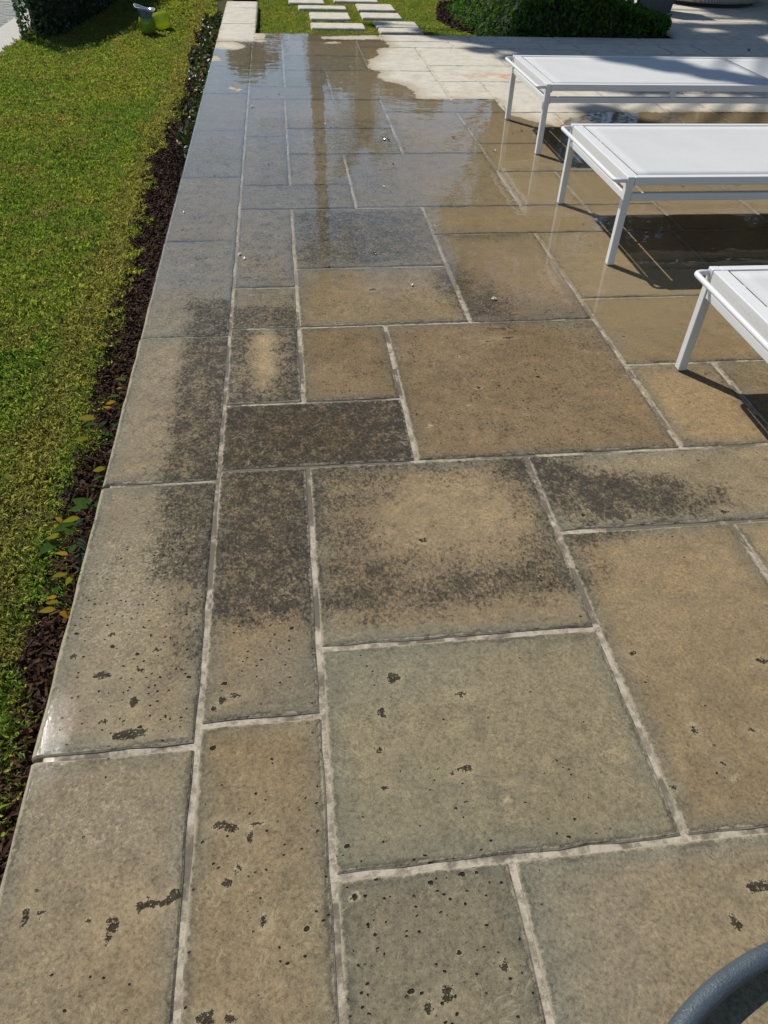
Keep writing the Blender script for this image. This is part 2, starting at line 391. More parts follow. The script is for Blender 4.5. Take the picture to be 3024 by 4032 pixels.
        c = g.mix(crust, c, g.mix(dryf, (.33, .285, .20), (.42, .38, .31)))
        ej2 = g.add(edge, g.mul(g.sub(g.noise(Q, 38, 5, .7), .5), .045))
        c = g.mix(g.mul(g.mul(g.step(ej2, .015, .009), g.step(ej2, .000, .006)), g.mul(g.step(n_mid, .4, .65), .55)), c, (.06, .055, .042))
        c = g.mix(g.mul(pitm, .94), c, g.mix(dryf, (.018, .015, .011), (.16, .13, .09)))  # hole floors coloured near-black for both dirt and shade
        hgt = g.sub(g.add(g.mul(n_fine, .10), g.add(g.mul(n_sm, .22), g.mul(g.step(ej, 0.0, .012), .5))), g.mul(pitm, 1.6))
    wet = g.sub(1, dryf)
    film = g.mul(pud, wet)
    nrm = g.bump(hgt, g.mixf(pud, .0035, .0020), 1.0)
    grit = g.add(g.mul(n_fine, .10), g.mul(n_sm, .35))
    cn = g.bump(grit, .0007, 1.0)
    yy_ = g.n('ShaderNodeSeparateXYZ'); g.l(P, yy_.inputs[0]); near_ = g.lin(yy_.outputs[1], .6, 2.4, .30, 1.0)   # coat weakened on the nearest stones to hold down the sun's glare
    b = g.bsdf(Base_Color=c, Roughness=g.mixf(dryf, .6, .9), Specular_IOR_Level=g.mixf(dryf, .0, .25), Coat_Weight=g.mul(g.mul(wet, g.mixf(pud, g.mul(g.mixf(g.step(n_big, .35, .65), .25, .50), near_), .12)), g.sub(1.0, pitm)),
               Coat_Roughness=g.mixf(g.step(n_mid, .35, .7), .022, .045), Coat_IOR=1.33)
    g.l(nrm, b.inputs['Normal']); g.l(cn, b.inputs['Coat Normal'])
    return g.m
HOLES = [(517, 2890, .042, .014), (470, 2900, .018, .012), (400, 2660, .026, .012), (290, 2585, .010, .010), (550, 2641, .012, .006), (527, 2765, .010, .020), (410, 2840, .010, .009), (620, 2560, .008, .005), (440, 2500, .010, .008),
 (553, 3570, .010, .009), (595, 3556, .017, .012), (645, 3556, .018, .009), (688, 3525, .014, .012), (447, 3640, .014, .014), (424, 3695, .007, .012), (100, 3612, .006, .016), (159, 3601, .007, .007), (350, 3625, .006, .005),
 (866, 3249, .018, .011), (909, 3259, .015, .011), (893, 3476, .011, .009), (1038, 3629, .006, .009), (811, 4013, .018, .012), (1007, 3245, .014, .005), (985, 3290, .006, .012), (940, 3420, .010, .008), (905, 4010, .009, .009),
 (875, 2757, .013, .009), (842, 2790, .008, .007), (930, 2740, .012, .005), (1549, 2670, .018, .018), (1504, 2807, .012, .013), (1814, 2734, .014, .005), (1823, 3026, .020, .008), (1495, 2953, .012, .004), (1513, 3099, .007, .008), (1780, 3045, .006, .005),
 (1664, 2127, .012, .010), (2990, 3490, .028, .014), (2898, 3637, .009, .017), (1760, 3919, .012, .015), (1686, 3965, .009, .012), (1983, 3805, .010, .010), (2297, 2029, .010, .008), (2851, 2014, .014, .009),
 (3003, 2602, .018, .010), (2490, 2571, .010, .005), (2734, 2871, .004, .014), (2960, 2880, .006, .006), (2000, 1330, .030, .006), (1920, 1345, .012, .006), (1470, 1140, .020, .012), (2650, 3100, .006, .006), (2848, 3005, .006, .005)]
HOLES = [(*at(a, b), c_*.68, d_*.68) for a, b, c_, d_ in HOLES]
M_STONE = stone_material('wet_limestone'); M_GROUT = stone_material('lime_mortar', True)

# ------------------------------------------------------------------ patio: mortar bed with every stone set into it
def grid_sheet(name, x0, x1, y0, y1, z, step, mat, kind='structure'):
    nx = max(1, int((x1-x0)/step)); ny = max(1, int((y1-y0)/step))
    xs = np.linspace(x0, x1, nx+1); ys = np.linspace(y0, y1, ny+1)
    v = [(a, b, z) for b in ys for a in xs]
    f = [(j*(nx+1)+i, j*(nx+1)+i+1, (j+1)*(nx+1)+i+1, (j+1)*(nx+1)+i) for j in range(ny) for i in range(nx)]
    return v, f
PX1 = 4.62
patio_v, patio_f = grid_sheet('p', -.405*H, PX1*H, -1.2*H, 6.13*H, -.0045, .07, None)
b0 = len(patio_v)
v2_, f2_ = grid_sheet('p', -.405*H, -.175*H, 6.13*H, 7.52*H, -.0045, .07, None); patio_v += v2_; patio_f += [tuple(i+b0 for i in q) for q in f2_]
b0 = len(patio_v)
v2_, f2_ = grid_sheet('p', 2.965*H, 6.6*H, 6.13*H, 10.5*H, -.0045, .1, None); patio_v += v2_; patio_f += [tuple(i+b0 for i in q) for q in f2_]
b0 = len(patio_v)
v2_, f2_ = grid_sheet('p', PX1*H, 6.6*H, 1.0*H, 6.13*H, -.0045, .15, None); patio_v += v2_; patio_f += [tuple(i+b0 for i in q) for q in f2_]
pm = mesh('patio', patio_v, patio_f, M_GROUT); set_fields(pm)
patio = link_obj('patio', pm); patio['kind'] = 'structure'; patio['label'] = 'wet limestone terrace with pale mortar joints'

def stone_mesh(x0, x1, y0, y1, nosing=(0, 0, 0, 0), gap=.0065, cell=.06, jag=.0018, thick=.05):
    """x0..y1 in metres; nosing = (left, right, front, back) rounded free edges"""
    cx, cy = (x0+x1)/2, (y0+y1)/2
    g_ = [0.0 if n else gap for n in nosing]
    hx0, hx1, hy0, hy1 = x0+g_[0]-cx, x1-g_[1]-cx, y0+g_[2]-cy, y1-g_[3]-cy
    def ax(a, b, n0, n1):
        i0 = .010 if n0 else .0035; i1 = .010 if n1 else .0035
        n = max(2, int(round((b-a)/cell)))
        mid = np.linspace(a+i0, b-i1, n+1)
        return [a]+list(mid)+[b]
    xs = ax(hx0, hx1, nosing[0], nosing[1]); ys = ax(hy0, hy1, nosing[2], nosing[3])
    nx, ny = len(xs), len(ys); rr = random.Random(int((x0*1000+y0*77)*13) & 0xffff)
    # wandering edges
    def wob(n): 
        a = [rr.uniform(-1, 1) for _ in range(n)]; return [jag*v for v in a]
    wl, wr, wf, wb = wob(ny), wob(ny), wob(nx), wob(nx)
    V = []
    tx, ty, tz = rr.uniform(-.0006, .0006), rr.uniform(-.0006, .0006), rr.uniform(-.0008, .0004)
    for j, yv in enumerate(ys):
        for i, xv in enumerate(xs):
            u = (xv-hx0)/(hx1-hx0); t = (yv-hy0)/(hy1-hy0)
            dx = wl[j]*(1-u)**6+wr[j]*u**6; dy = wf[i]*(1-t)**6+wb[i]*t**6
            z = tz+tx*(2*u-1)+ty*(2*t-1)
            for (edge_on, k, nn, flag) in ((i == 0, 0, nx, nosing[0]), (i == nx-1, 1, nx, nosing[1]), (j == 0, 2, ny, nosing[2]), (j == ny-1, 3, ny, nosing[3])):
                if edge_on: z -= (.0065 if flag else .0022+abs(rr.gauss(0, .0006)))
            V.append((xv+dx, yv+dy, z))
    Fc = [(j*nx+i, j*nx+i+1, (j+1)*nx+i+1, (j+1)*nx+i) for j in range(ny-1) for i in range(nx-1)]
    ring = [i for i in range(nx)]+[j*nx+nx-1 for j in range(1, ny)]+[(ny-1)*nx+i for i in range(nx-2, -1, -1)]+[j*nx for j in range(ny-2, 0, -1)]
    if any(nosing):
        base_ring = ring
        for (oo, dz) in ((.0030, -.006), (.0042, -.013)):
            b1 = len(V)
            for r_ in base_ring:
                a = V[r_]; i = r_ % nx; j = r_//nx
                ox = -oo if (i == 0 and nosing[0]) else (oo if (i == nx-1 and nosing[1]) else 0)
                oy = -oo if (j == 0 and nosing[2]) else (oo if (j == ny-1 and nosing[3]) else 0)
                V.append((a[0]+ox, a[1]+oy, a[2]+dz))
            n = len(ring); Fc += [(ring[k], b1+k, b1+(k+1) % n, ring[(k+1) % n]) for k in range(n)]
            ring = [b1+k for k in range(n)]
    b1 = len(V); n = len(ring)
    for r_ in ring: V.append((V[r_][0], V[r_][1], -thick))
    Fc += [(ring[k], b1+k, b1+(k+1) % n, ring[(k+1) % n]) for k in range(n)]
    return cx, cy, V, Fc, (hx1-hx0)/2, (hy1-hy0)/2
def lay(name, x0, x1, y0, y1, z=0.0, label=None, parent=patio, tint=None, unit=H, alldry=False, **k):
    cx, cy, V, Fc, hx, hy = stone_mesh(x0*unit, x1*unit, y0*unit, y1*unit, **k)
    hs = [h_ for h_ in HOLES if x0*unit < h_[0] < x1*unit and y0*unit < h_[1] < y1*unit]
    me = mesh(name, V, Fc, stone_material('pitted_limestone', holes=hs) if hs and unit == H else M_STONE)
    set_fields(me, cx+(90 if alldry else 0), cy+(9 if alldry else 0))
    o = link_obj(name, me, parent, (cx, cy, z))
    o['half'] = [hx, hy, 1.0]; o['seed'] = [random.uniform(-40, 40), random.uniform(-40, 40), random.uniform(-9, 9)]
    if tint is None:
        b = random.uniform(.90, 1.10); t = random.uniform(-.05, .05); tint = (b*(1+t), b, b*(1-t))
    o['tint'] = [float(q) for q in tint]
    if label: o['label'] = label
    return o
# coping course along the lawn
cy_ = [7.53, 7.19, 6.49, 5.825, 5.10, 4.438, 3.76, 3.108, 2.473, 1.825, 1.207, .588, -.05, -.70, -1.2]
for a, b in zip(cy_[1:], cy_[:-1]):
    lay('coping_stone', -.421, -.183 if b < 5.9 else -.163, a, b, nosing=(1, 1 if a > 6.1 else 0, 0, 1 if b > 7.5 else 0), gap=.0042 if b > 1.21 else .0066)
# far edge course
ex = [-.183, .065, .715, 1.36, 2.01, 2.665, 3.31, 3.96, 4.62]
for a, b in zip(ex[:-1], ex[1:]): lay('coping_stone', a, b, 5.905, 6.137, nosing=(0, 0, 0, 1 if b < 3 else 0), gap=.005)
stones = [(-.183, .015, 5.20, 5.905), (.015, .53, 5.41, 5.905), (.015, .53, 5.0, 5.41), (-.183, .015, 4.597, 5.20), (.015, .265, 4.597, 5.0),
 (-.183, .27, 4.325, 4.597), (.265, .91, 4.325, 5.0), (.53, 1.183, 5.695, 5.905), (.53, .915, 5.0, 5.695), (1.183, 1.83, 5.695, 5.905),
 (1.83, 2.08, 5.695, 5.905), (2.08, 2.715, 5.56, 5.905), (2.715, 2.98, 5.56, 5.905), (2.98, 3.62, 5.56, 5.905), (.915, 1.43, 5.16, 5.695), (.915, 1.43, 4.742, 5.16), (.91, 1.16, 4.335, 4.742),
 (.518, 1.155, 4.085, 4.33), (.008, .518, 3.796, 4.325), (-.183, .008, 3.663, 4.325), (1.155, 1.80, 4.082, 4.742), (.518, .89, 3.41, 4.085), (.89, 1.40, 3.548, 4.082),
 (.89, 1.40, 3.157, 3.548), (.885, 1.138, 2.765, 3.157), (.25, .885, 2.765, 3.405), (.008, .515, 3.405, 3.796), (.008, .25, 3.015, 3.405),
 (-.183, .25, 2.76, 3.015), (-.183, .008, 3.015, 3.663), (-.183, .008, 2.113, 2.76), (.008, .50, 2.243, 2.76), (.50, 1.138, 2.50, 2.765), (.50, .868, 1.86, 2.50),
 (.868, 1.385, 1.987, 2.50), (.868, 1.385, 1.603, 1.987), (.868, 1.115, 1.238, 1.603), (1.115, 1.64, 1.238, 1.603), (.008, .50, 1.86, 2.243),
 (-.183, .008, 1.86, 2.113), (-.183, .008, 1.487, 1.86), (.008, .25, 1.487, 1.86), (.25, .868, 1.238, 1.86), (-.183, .25, 1.238, 1.487),
 (-.183, .008, .622, 1.238), (.008, .497, .748, 1.238), (.497, 1.25, .99, 1.238), (.497, .865, .378, .99), (.865, 1.25, .378, .99),
 (.008, .497, .378, .748), (-.183, .008, -.03, .622), (.008, .248, -.27, .378), (.248, .90, -.03, .378)]
TINTS = {(.008, .497, .378, .748): (.98, 1.02, 1.0), (.497, .865, .378, .99): (.97, .95, .91), (-.183, .25, 1.238, 1.487): (.78, .74, .70), (.25, .868, 1.238, 1.86): (.86, .80, .74),
 (.008, .25, 1.487, 1.86): (.88, .83, .76), (-.183, .008, -.03, .622): (1.03, .98, .90), (.008, .248, -.27, .378): (.86, .88, .88), (.50, 1.138, 2.50, 2.765): (1.05, 1.0, .95), (.868, 1.385, 1.603, 1.987): (.95, .88, .78),
 (.50, .868, 1.86, 2.50): (.85, .80, .82), (.008, .50, 1.86, 2.243): (.95, .93, .88)}
for s_ in stones: lay('paving_stone', *s_, tint=TINTS.get(s_), gap=.0066 if s_[2] < 2.2 else .0055)
# the rest of the terrace, under the loungers and beyond the frame, in the same bond
def fill(x0, x1, y0, y1, xb, yb, taken, gap=.006, cell=.09):
    xb = sorted(set(round(q, 4) for q in xb if x0-1e-6 <= q <= x1+1e-6)); yb = sorted(set(round(q, 4) for q in yb if y0-1e-6 <= q <= y1+1e-6))
    nx, ny = len(xb)-1, len(yb)-1; occ = np.zeros((nx, ny), bool)
    for i in range(nx):
        for j in range(ny):
            mx, my = (xb[i]+xb[i+1])/2, (yb[j]+yb[j+1])/2
            occ[i, j] = any(t[0] < mx < t[1] and t[2] < my < t[3] for t in taken)
    rr = random.Random(5)
    for j in range(ny):
        for i in range(nx):
            if occ[i, j]: continue
            wmax, hmax = rr.choice([(.52, .4), (.65, .26), (.4, .6), (.66, .52), (.27, .4)])
            a = i
            while a+1 < nx and not occ[a+1, j] and xb[a+2]-xb[i] <= wmax+.03: a += 1
            b = j
            while b+1 < ny and not occ[i:a+1, b+1].any() and yb[b+2]-yb[j] <= hmax+.03: b += 1
            occ[i:a+1, j:b+1] = True
            lay('paving_stone', xb[i], xb[a+1], yb[j], yb[b+1], gap=gap, cell=cell)
xb = [-.183, .008, .248, .497, .868, 1.13, 1.385, 1.64, 1.80, 2.05, 2.3, 2.56, 2.715, 2.98, 3.25, 3.5, 3.62, 3.85, 4.1, 4.36, 4.62, .90, 1.25, 1.115, 1.138, 1.40, 1.43]
yb = [-1.2, -.8, -.53, -.27, -.03, .378, .622, .748, .99, 1.238, 1.603, 1.987, 2.25, 2.50, 2.765, 3.0, 3.157, 3.548, 3.8, 4.082, 4.33, 4.5, 4.742, 5.0, 5.16, 5.4, 5.56, 5.695, 5.905, 3.405]
fill(-.183, 4.62, -1.2, 5.905, xb, yb, stones)
far = [(2.985, 3.305, 6.137, 6.64), (3.305, 3.95, 6.137, 6.64)]
for f_ in far: lay('paving_stone', *f_, gap=.006, cell=.09)
fill(2.985, 6.5, 6.137, 9.2, [2.985, 3.305, 3.56, 3.95, 4.2, 4.6, 4.86, 5.2, 5.45, 5.8, 6.1, 6.5], [6.137, 6.64, 6.9, 7.15, 7.5, 7.75, 8.1, 8.5, 8.8, 9.2], far, cell=.15)

# film of standing water over stones and joints
g = NG('puddle_water'); P = g.pos(); st = g.attr('stain'); wa = g.attr('wash')
sep = g.n('ShaderNodeSeparateColor'); g.l(st.outputs['Color'], sep.inputs[0]); sep2 = g.n('ShaderNodeSeparateColor'); g.l(wa.outputs['Color'], sep2.inputs[0])
d = g.add(g.sub(sep.outputs[0], .5), g.add(g.mul(g.sub(g.noise(P, 16, 5, .68), .5), .09), g.mul(g.sub(g.noise(P, 4, 3, .5), .5), .10)))
wetm = g.step(d, .006, -.004); pud = sep2.outputs[2]
fa = g.mul(wetm, g.step(g.add(pud, g.mul(g.sub(g.noise(P, 9, 6, .7), .5), .9)), .15, .75))
poke = g.step(g.add(g.add(g.noise(P, 55, 6, .75), g.mul(g.sub(g.noise(P, 3, 3, .5), .5), .5)), g.mul(sep.outputs[1], .18)), .58, .68)   # grains standing through the film
shal = g.sub(1, g.mul(poke, g.mul(g.step(sep.outputs[1], .05, .5), .55)))
fa = g.mul(fa, shal)
rip = g.add(g.noise(g.vmath('MULTIPLY', P, (1, 1.5, 1)), 4.0, 3, .5), g.mul(g.noise(P, 45, 3, .5), .045))
ft = at(2690, 1440); dv = g.vmath('DISTANCE', g.vmath('ADD', g.vmath('MULTIPLY', P, (1, 1, 0)), g.scale(g.noise(P, 5, 3, .5, 0, True), .25)), (ft[0]+.13, ft[1]+.15, .12))
ring = g.mul(g.math('SINE', g.mul(dv, 95)), g.step(dv, .42, .08))
rip = g.add(rip, g.mul(ring, .22))
nb = g.bump(rip, .0016, 1.0)
# Schlick's law on both sides of the thin film, so that sunlight passes down through it as well
cosv = g.math('ABSOLUTE', g.vmath('DOT_PRODUCT', nb, g.n('ShaderNodeNewGeometry').outputs['Incoming']))
frs = g.add(.045, g.mul(.955, g.math('POWER', g.sub(1.0, cosv), 4.6)))
gl = g.n('ShaderNodeBsdfGlossy'); gl.inputs['Roughness'].default_value = .006; g.l(nb, gl.inputs['Normal'])
tp = g.n('ShaderNodeBsdfTransparent'); mx = g.n('ShaderNodeMixShader'); g.l(g.mul(frs, fa), mx.inputs[0]); g.l(tp.outputs[0], mx.inputs[1]); g.l(gl.outputs[0], mx.inputs[2]); g.l(mx.outputs[0], g.out.inputs[0])
wv_, wf_ = grid_sheet('w', -.4215*H, 3.3*H, 1.35*H, 6.136*H, .0028, .05, None)
wm = mesh('puddle_water', wv_, wf_, g.m); set_fields(wm); tag(link_obj('puddle_water', wm), kind='structure')

# retaining wall under the coping and the drop at the far side
M_WALL = simple('rendered_wall', (.42, .38, .31), .8, .2, 8, .004, 60)
mb = MB(); mb.box(-.405*H, -.375*H, -1.2*H, 7.50*H, -.9, -.05)
mb.box(-.374*H, -.195*H, 6.12*H, 7.50*H, -.9, -.05)
mb.box(-.372*H, 2.95*H, 6.06*H, 6.115*H, -.9, -.05)
o = mb.build('retaining_wall', M_WALL); tag(o, 'low rendered wall under the coping beside the mulch strip', 'wall')

# ------------------------------------------------------------------ ground, lawns, beds
def g_lawn(name, base1, base2, brown):
    g = NG(name); P = g.pos(); oi = g.n('ShaderNodeObjectInfo').outputs['Random']
    n = g.noise(P, 1.1, 3, .55); n2 = g.noise(P, 4.5, 3, .6); n3 = g.noise(P, 60, 3, .6)
    c = g.mix(g.step(n, .35, .65), base1, base2)
    c = g.mix(g.step(n2, .50, .66, 0, .8), c, brown)
    sp = g.n('ShaderNodeSeparateXYZ'); g.l(P, sp.inputs[0]); c = g.mix(g.lin(sp.outputs[1], 2.0, 8.0, .38, .0), c, g.mix(1.0, c, (.62, .80, .72), 'MULTIPLY'))
    c = g.mix(g.mul(g.step(g.math('ABSOLUTE', g.sub(sp.outputs[0], -.93)), .16, .02), g.step(n3, .2, .6, .2, .8)), c, brown)
    c = g.mix(g.lin(n3, .25, .75), g.mix(1.0, c, (.5, .55, .5), 'MULTIPLY'), c)
    return g, c, oi, P
g, c, oi, P = g_lawn('lawn_soil', (.075, .085, .03), (.10, .10, .035), (.12, .09, .05))
b = g.bsdf(Base_Color=c, Roughness=.95, Specular_IOR_Level=.1); g.l(g.bump(g.noise(P, 120, 3, .6), .01), b.inputs['Normal']); M_SOIL = g.m
g, c, oi, P = g_lawn('grass_blades', (.25, .39, .09), (.45, .48, .13), (.52, .39, .22))
c = g.mix(g.lin(oi, 0, 1, 0, .4), c, (.20, .25, .045))
hb = g.attr('tone').outputs['Fac']
c = g.mix(g.step(hb, .62, 1.0, 0, .75), c, (.48, .40, .19))
c = g.mix(g.step(hb, .3, .0, 0, .6), c, (.10, .18, .03))
b = g.bsdf(Base_Color=c, Roughness=.5, Specular_IOR_Level=.35)
tr = g.n('ShaderNodeBsdfTranslucent'); g.val(tr.inputs[0], g.mix(1.0, c, (1.4, 1.5, .6), 'MULTIPLY'))
mx = g.n('ShaderNodeMixShader'); mx.inputs[0].default_value = .5; g.l(b.outputs[0], mx.inputs[1]); g.l(tr.outputs[0], mx.inputs[2]); g.l(mx.outputs[0], g.out.inputs[0])
M_GRASS = g.m
g = NG('mulch_soil'); P = g.pos(); c = g.mix(g.noise(P, 70, 5, .7), (.018, .011, .007), (.06, .036, .022))
b = g.bsdf(Base_Color=c, Roughness=.8); g.l(g.bump(g.noise(P, 90, 5, .7), .012), b.inputs['Normal']); M_MULCH = g.m
g = NG('bark_chips'); P = g.pos(); oi = g.n('ShaderNodeObjectInfo').outputs['Random']
c = g.mix(oi, (.030, .016, .010), (.125, .068, .042)); c = g.mix(g.step(oi, .95, 1.0), c, (.13, .08, .05))
c = g.mix(g.noise(P, 150, 3, .6), g.mix(1.0, c, (.4, .4, .4), 'MULTIPLY'), c)
g.bsdf(Base_Color=c, Roughness=.7, Specular_IOR_Level=.06); M_CHIP = g.m

ZL, ZF = -.28, -.08        # level of the left lawn and of the lawn beyond the terrace
def zleft(x, y):
    t = min(1, max(0, (y-9.6)/2.2)); return ZL+(ZF-ZL)*t*t*(3-2*t)
edge_pts = [(-4.0, -.74), (1.0, -.745), (1.5, -.76), (2.6, -.795), (3.2, -.83), (3.9, -.835), (4.6, -.88), (5.4, -.925), (6.1, -.91), (6.8, -.885), (7.5, -.88), (8.0, -.862), (8.9, -.868), (10.0, -.84), (11.9, -.76), (14, -.7)]
def strip_x(y): return float(np.interp(y, [p[0] for p in edge_pts], [p[1] for p in edge_pts]))
# the ground as one sheet out to the horizon, a metre below; lawns lie on it
gm = mesh('ground', [(-900, -900, -1.35), (900, -900, -1.35), (900, 900, -1.35), (-900, 900, -1.35)], [(0, 1, 2, 3)], M_SOIL)
tag(link_obj('ground', gm), kind='structure')
def sheet(name, xs, ys, zf, mat, keep=lambda x, y: True, kind='structure'):
    V = [(x, y, zf(x, y)) for y in ys for x in xs]; n = len(xs)
    Fs = [(j*n+i, j*n+i+1, (j+1)*n+i+1, (j+1)*n+i) for j in range(len(ys)-1) for i in range(n-1) if keep((xs[i]+xs[i+1])/2, (ys[j]+ys[j+1])/2)]
    o = obj(name, V, Fs, mat); tag(o, kind=kind); return o
sheet('lawn', list(np.linspace(-2.72, -.55, 30)), list(np.linspace(-5, 10.3, 90))+list(np.linspace(10.4, 40, 40)), lambda x, y: zleft(x, y)-.012, M_SOIL)
sheet('far_lawn', list(np.linspace(-.215, 14, 50)), list(np.linspace(8.27, 40, 80)), lambda x, y: ZF-.012, M_SOIL, lambda x, y: not (x > 4.0 and y < 14))
sheet('mulch_strip', list(np.linspace(-.93, -.53, 10)), list(np.linspace(-5, 10.4, 140)), lambda x, y: zleft(x, y)-.008+.012*math.sin(x*31+y*7)*math.sin(y*23), M_MULCH)

def blade_tuft(n, rad, h, seed, wdt=.0028):
    r_ = np.random.default_rng(seed)
    a = r_.uniform(0, 6.283, n); rr = rad*np.sqrt(r_.uniform(0, 1, n)); bx, by = rr*np.cos(a), rr*np.sin(a)
    hh = h*r_.uniform(.5, 1.15, n); ln = r_.uniform(.3, 1.5, n)*hh; da = r_.uniform(0, 6.283, n)
    dx, dy = np.cos(da), np.sin(da); ww = wdt*r_.uniform(.6, 1.4, n); wa = da+1.57+r_.uniform(-.5, .5, n); wx, wy = np.cos(wa)*ww, np.sin(wa)*ww
    V = np.zeros((n, 5, 3))
    V[:, 0] = np.stack([bx-wx, by-wy, np.full(n, -.01)], 1); V[:, 1] = np.stack([bx+wx, by+wy, np.full(n, -.01)], 1)
    mx_, my_, mz = bx+dx*ln*.4, by+dy*ln*.4, hh*.65
    V[:, 2] = np.stack([mx_+wx*.8, my_+wy*.8, mz], 1); V[:, 4] = np.stack([mx_-wx*.8, my_-wy*.8, mz], 1)
    V[:, 3] = np.stack([bx+dx*ln, by+dy*ln, hh*.9], 1)
    me = quads_mesh('tuft', V, M_GRASS, 5)
    at_ = me.attributes.new('tone', 'FLOAT', 'FACE'); at_.data.foreach_set('value', r_.uniform(0, 1, n).astype(np.float32))
    return me
def scatter(name, pts, protos, smin, smax, tilt=.25, label=None, cat=None, kind='stuff', parent=None):
    """one object: instances of the prototypes on points"""
    me = bpy.data.meshes.new(name); me.vertices.add(len(pts)); me.vertices.foreach_set('co', np.asarray(pts, np.float32).reshape(-1))
    o = link_obj(name, me, parent)
    ng = bpy.data.node_groups.new(name+'_scatter', 'GeometryNodeTree')
    ng.interface.new_socket('Geometry', in_out='INPUT', socket_type='NodeSocketGeometry'); ng.interface.new_socket('Geometry', in_out='OUTPUT', socket_type='NodeSocketGeometry')
    gi = ng.nodes.new('NodeGroupInput'); go = ng.nodes.new('NodeGroupOutput')
    idx = ng.nodes.new('FunctionNodeRandomValue'); idx.data_type = 'INT'; idx.inputs['Min'].default_value = 0; idx.inputs['Max'].default_value = len(protos)-1; idx.inputs['Seed'].default_value = 3
    rot = ng.nodes.new('FunctionNodeRandomValue'); rot.data_type = 'FLOAT_VECTOR'; rot.inputs[0].default_value = (-tilt, -tilt, 0); rot.inputs[1].default_value = (tilt, tilt, 6.283)
    sc = ng.nodes.new('FunctionNodeRandomValue'); sc.data_type = 'FLOAT'; sc.inputs[2].default_value = smin; sc.inputs[3].default_value = smax; sc.inputs['Seed'].default_value = 9
    jn = ng.nodes.new('GeometryNodeJoinGeometry')
    for k, p in enumerate(protos):
        oi_ = ng.nodes.new('GeometryNodeObjectInfo'); oi_.inputs['Object'].default_value = p; oi_.inputs['As Instance'].default_value = True
        ip = ng.nodes.new('GeometryNodeInstanceOnPoints'); cmp_ = ng.nodes.new('FunctionNodeCompare'); cmp_.data_type = 'INT'; cmp_.operation = 'EQUAL'; cmp_.inputs['B'].default_value = k
        [i for i in cmp_.inputs if i.name == 'B' and i.type == 'INT'][0].default_value = k
        ng.links.new([q for q in idx.outputs if q.type == 'INT'][0], [i for i in cmp_.inputs if i.name == 'A' and i.type == 'INT'][0])
        ng.links.new(gi.outputs[0], ip.inputs['Points']); ng.links.new(cmp_.outputs[0], ip.inputs['Selection']); ng.links.new(oi_.outputs['Geometry'], ip.inputs['Instance'])
        ng.links.new(rot.outputs[0], ip.inputs['Rotation']); ng.links.new([q for q in sc.outputs if q.type == 'VALUE'][0], ip.inputs['Scale'])
        ng.links.new(ip.outputs[0], jn.inputs[0])
    ng.links.new(jn.outputs[0], go.inputs[0])
    md = o.modifiers.new('scatter', 'NODES'); md.node_group = ng
    tag(o, label, cat, None, kind); return o
TUFTS = [bpy.data.objects.new('tuft', blade_tuft(150, .055, .019, s, .0016)) for s in range(4)]
def in_poly(x, y, poly):
    ins = np.zeros(len(x), bool); n = len(poly)
    for i in range(n):
        a, b = poly[i], poly[(i+1) % n]
        ins ^= ((a[1] > y) != (b[1] > y)) & (x < (b[0]-a[0])*(y-a[1])/(b[1]-a[1]+1e-12)+a[0])
    return ins
def left_pts(n, y0, y1, x0=-3.4):
    x = RNG.uniform(x0, -.70, n); y = RNG.uniform(y0, y1, n)
    sx_ = np.interp(y, [p[0] for p in edge_pts], [p[1] for p in edge_pts])+.02*np.sin(y*9)+.012*np.sin(y*31)+RNG.normal(0, .012, n)
    k = (x < sx_) & (x > -2.72); x, y = x[k], y[k]
    return np.stack([x, y, np.array([zleft(a, b) for a, b in zip(x, y)])-.004], 1)
pts = np.concatenate([left_pts(5200, .3, 4.0, -2.7), left_pts(6500, 4.0, 7.5, -2.75), left_pts(7000, 7.5, 12.5, -2.75)])
scatter('left_lawn_grass', pts, TUFTS, .8, 1.35, .3, 'sunlit mown grass with straw patches left of the coping', 'grass')
bed = [at(*q, ZF) for q in ((1735, -60), (1733, 0), (1716, 45), (1722, 85), (1770, 115), (1868, 142))]+[(2.2, 8.3), (2.2, 11)]
n = 16000; x = RNG.uniform(-.2, 2.6, n); y = RNG.uniform(8.31, 12.2, n)
slabs = [[(1100, -14), (1130, -8), (1275, -10), (1278, 14), (1137, 18)][:4]]
SL = [((1137, 4), (1272, 1), (1276, 14), (1137, 18)), ((1175, 29), (1357, 24), (1365, 39), (1176, 40)), ((1220, 57), (1368, 51), (1381, 77), (1222, 82)),
      ((1227, 99), (1427, 92), (1439, 114), (1226, 120)), ((1311, -12), (1470, -15), (1488, 7), (1316, 14)), ((1399, 22), (1537, 19), (1554, 41), (1417, 48)),
      ((1417, 57), (1567, 54), (1580, 72), (1432, 80)), ((1472, 91), (1632, 88), (1648, 112), (1486, 113)), ((1490, 121), (1652, 120), (1668, 137), (1500, 137))]
SLW = [[at(*q, ZF+.02) for q in s_] for s_ in SL]
k = ~in_poly(x, y, bed) & ((x < 2.0) | (y > 10.3))
for s_ in SLW: k &= ~in_poly(x, y, [(p[0]*1.0, p[1]) for p in s_])
x, y = x[k], y[k]
scatter('far_lawn_grass', np.stack([x, y, np.full(len(x), ZF-.004)], 1), TUFTS, .6, .95, .3, 'mown grass around the stepping stones beyond the terrace', 'grass')

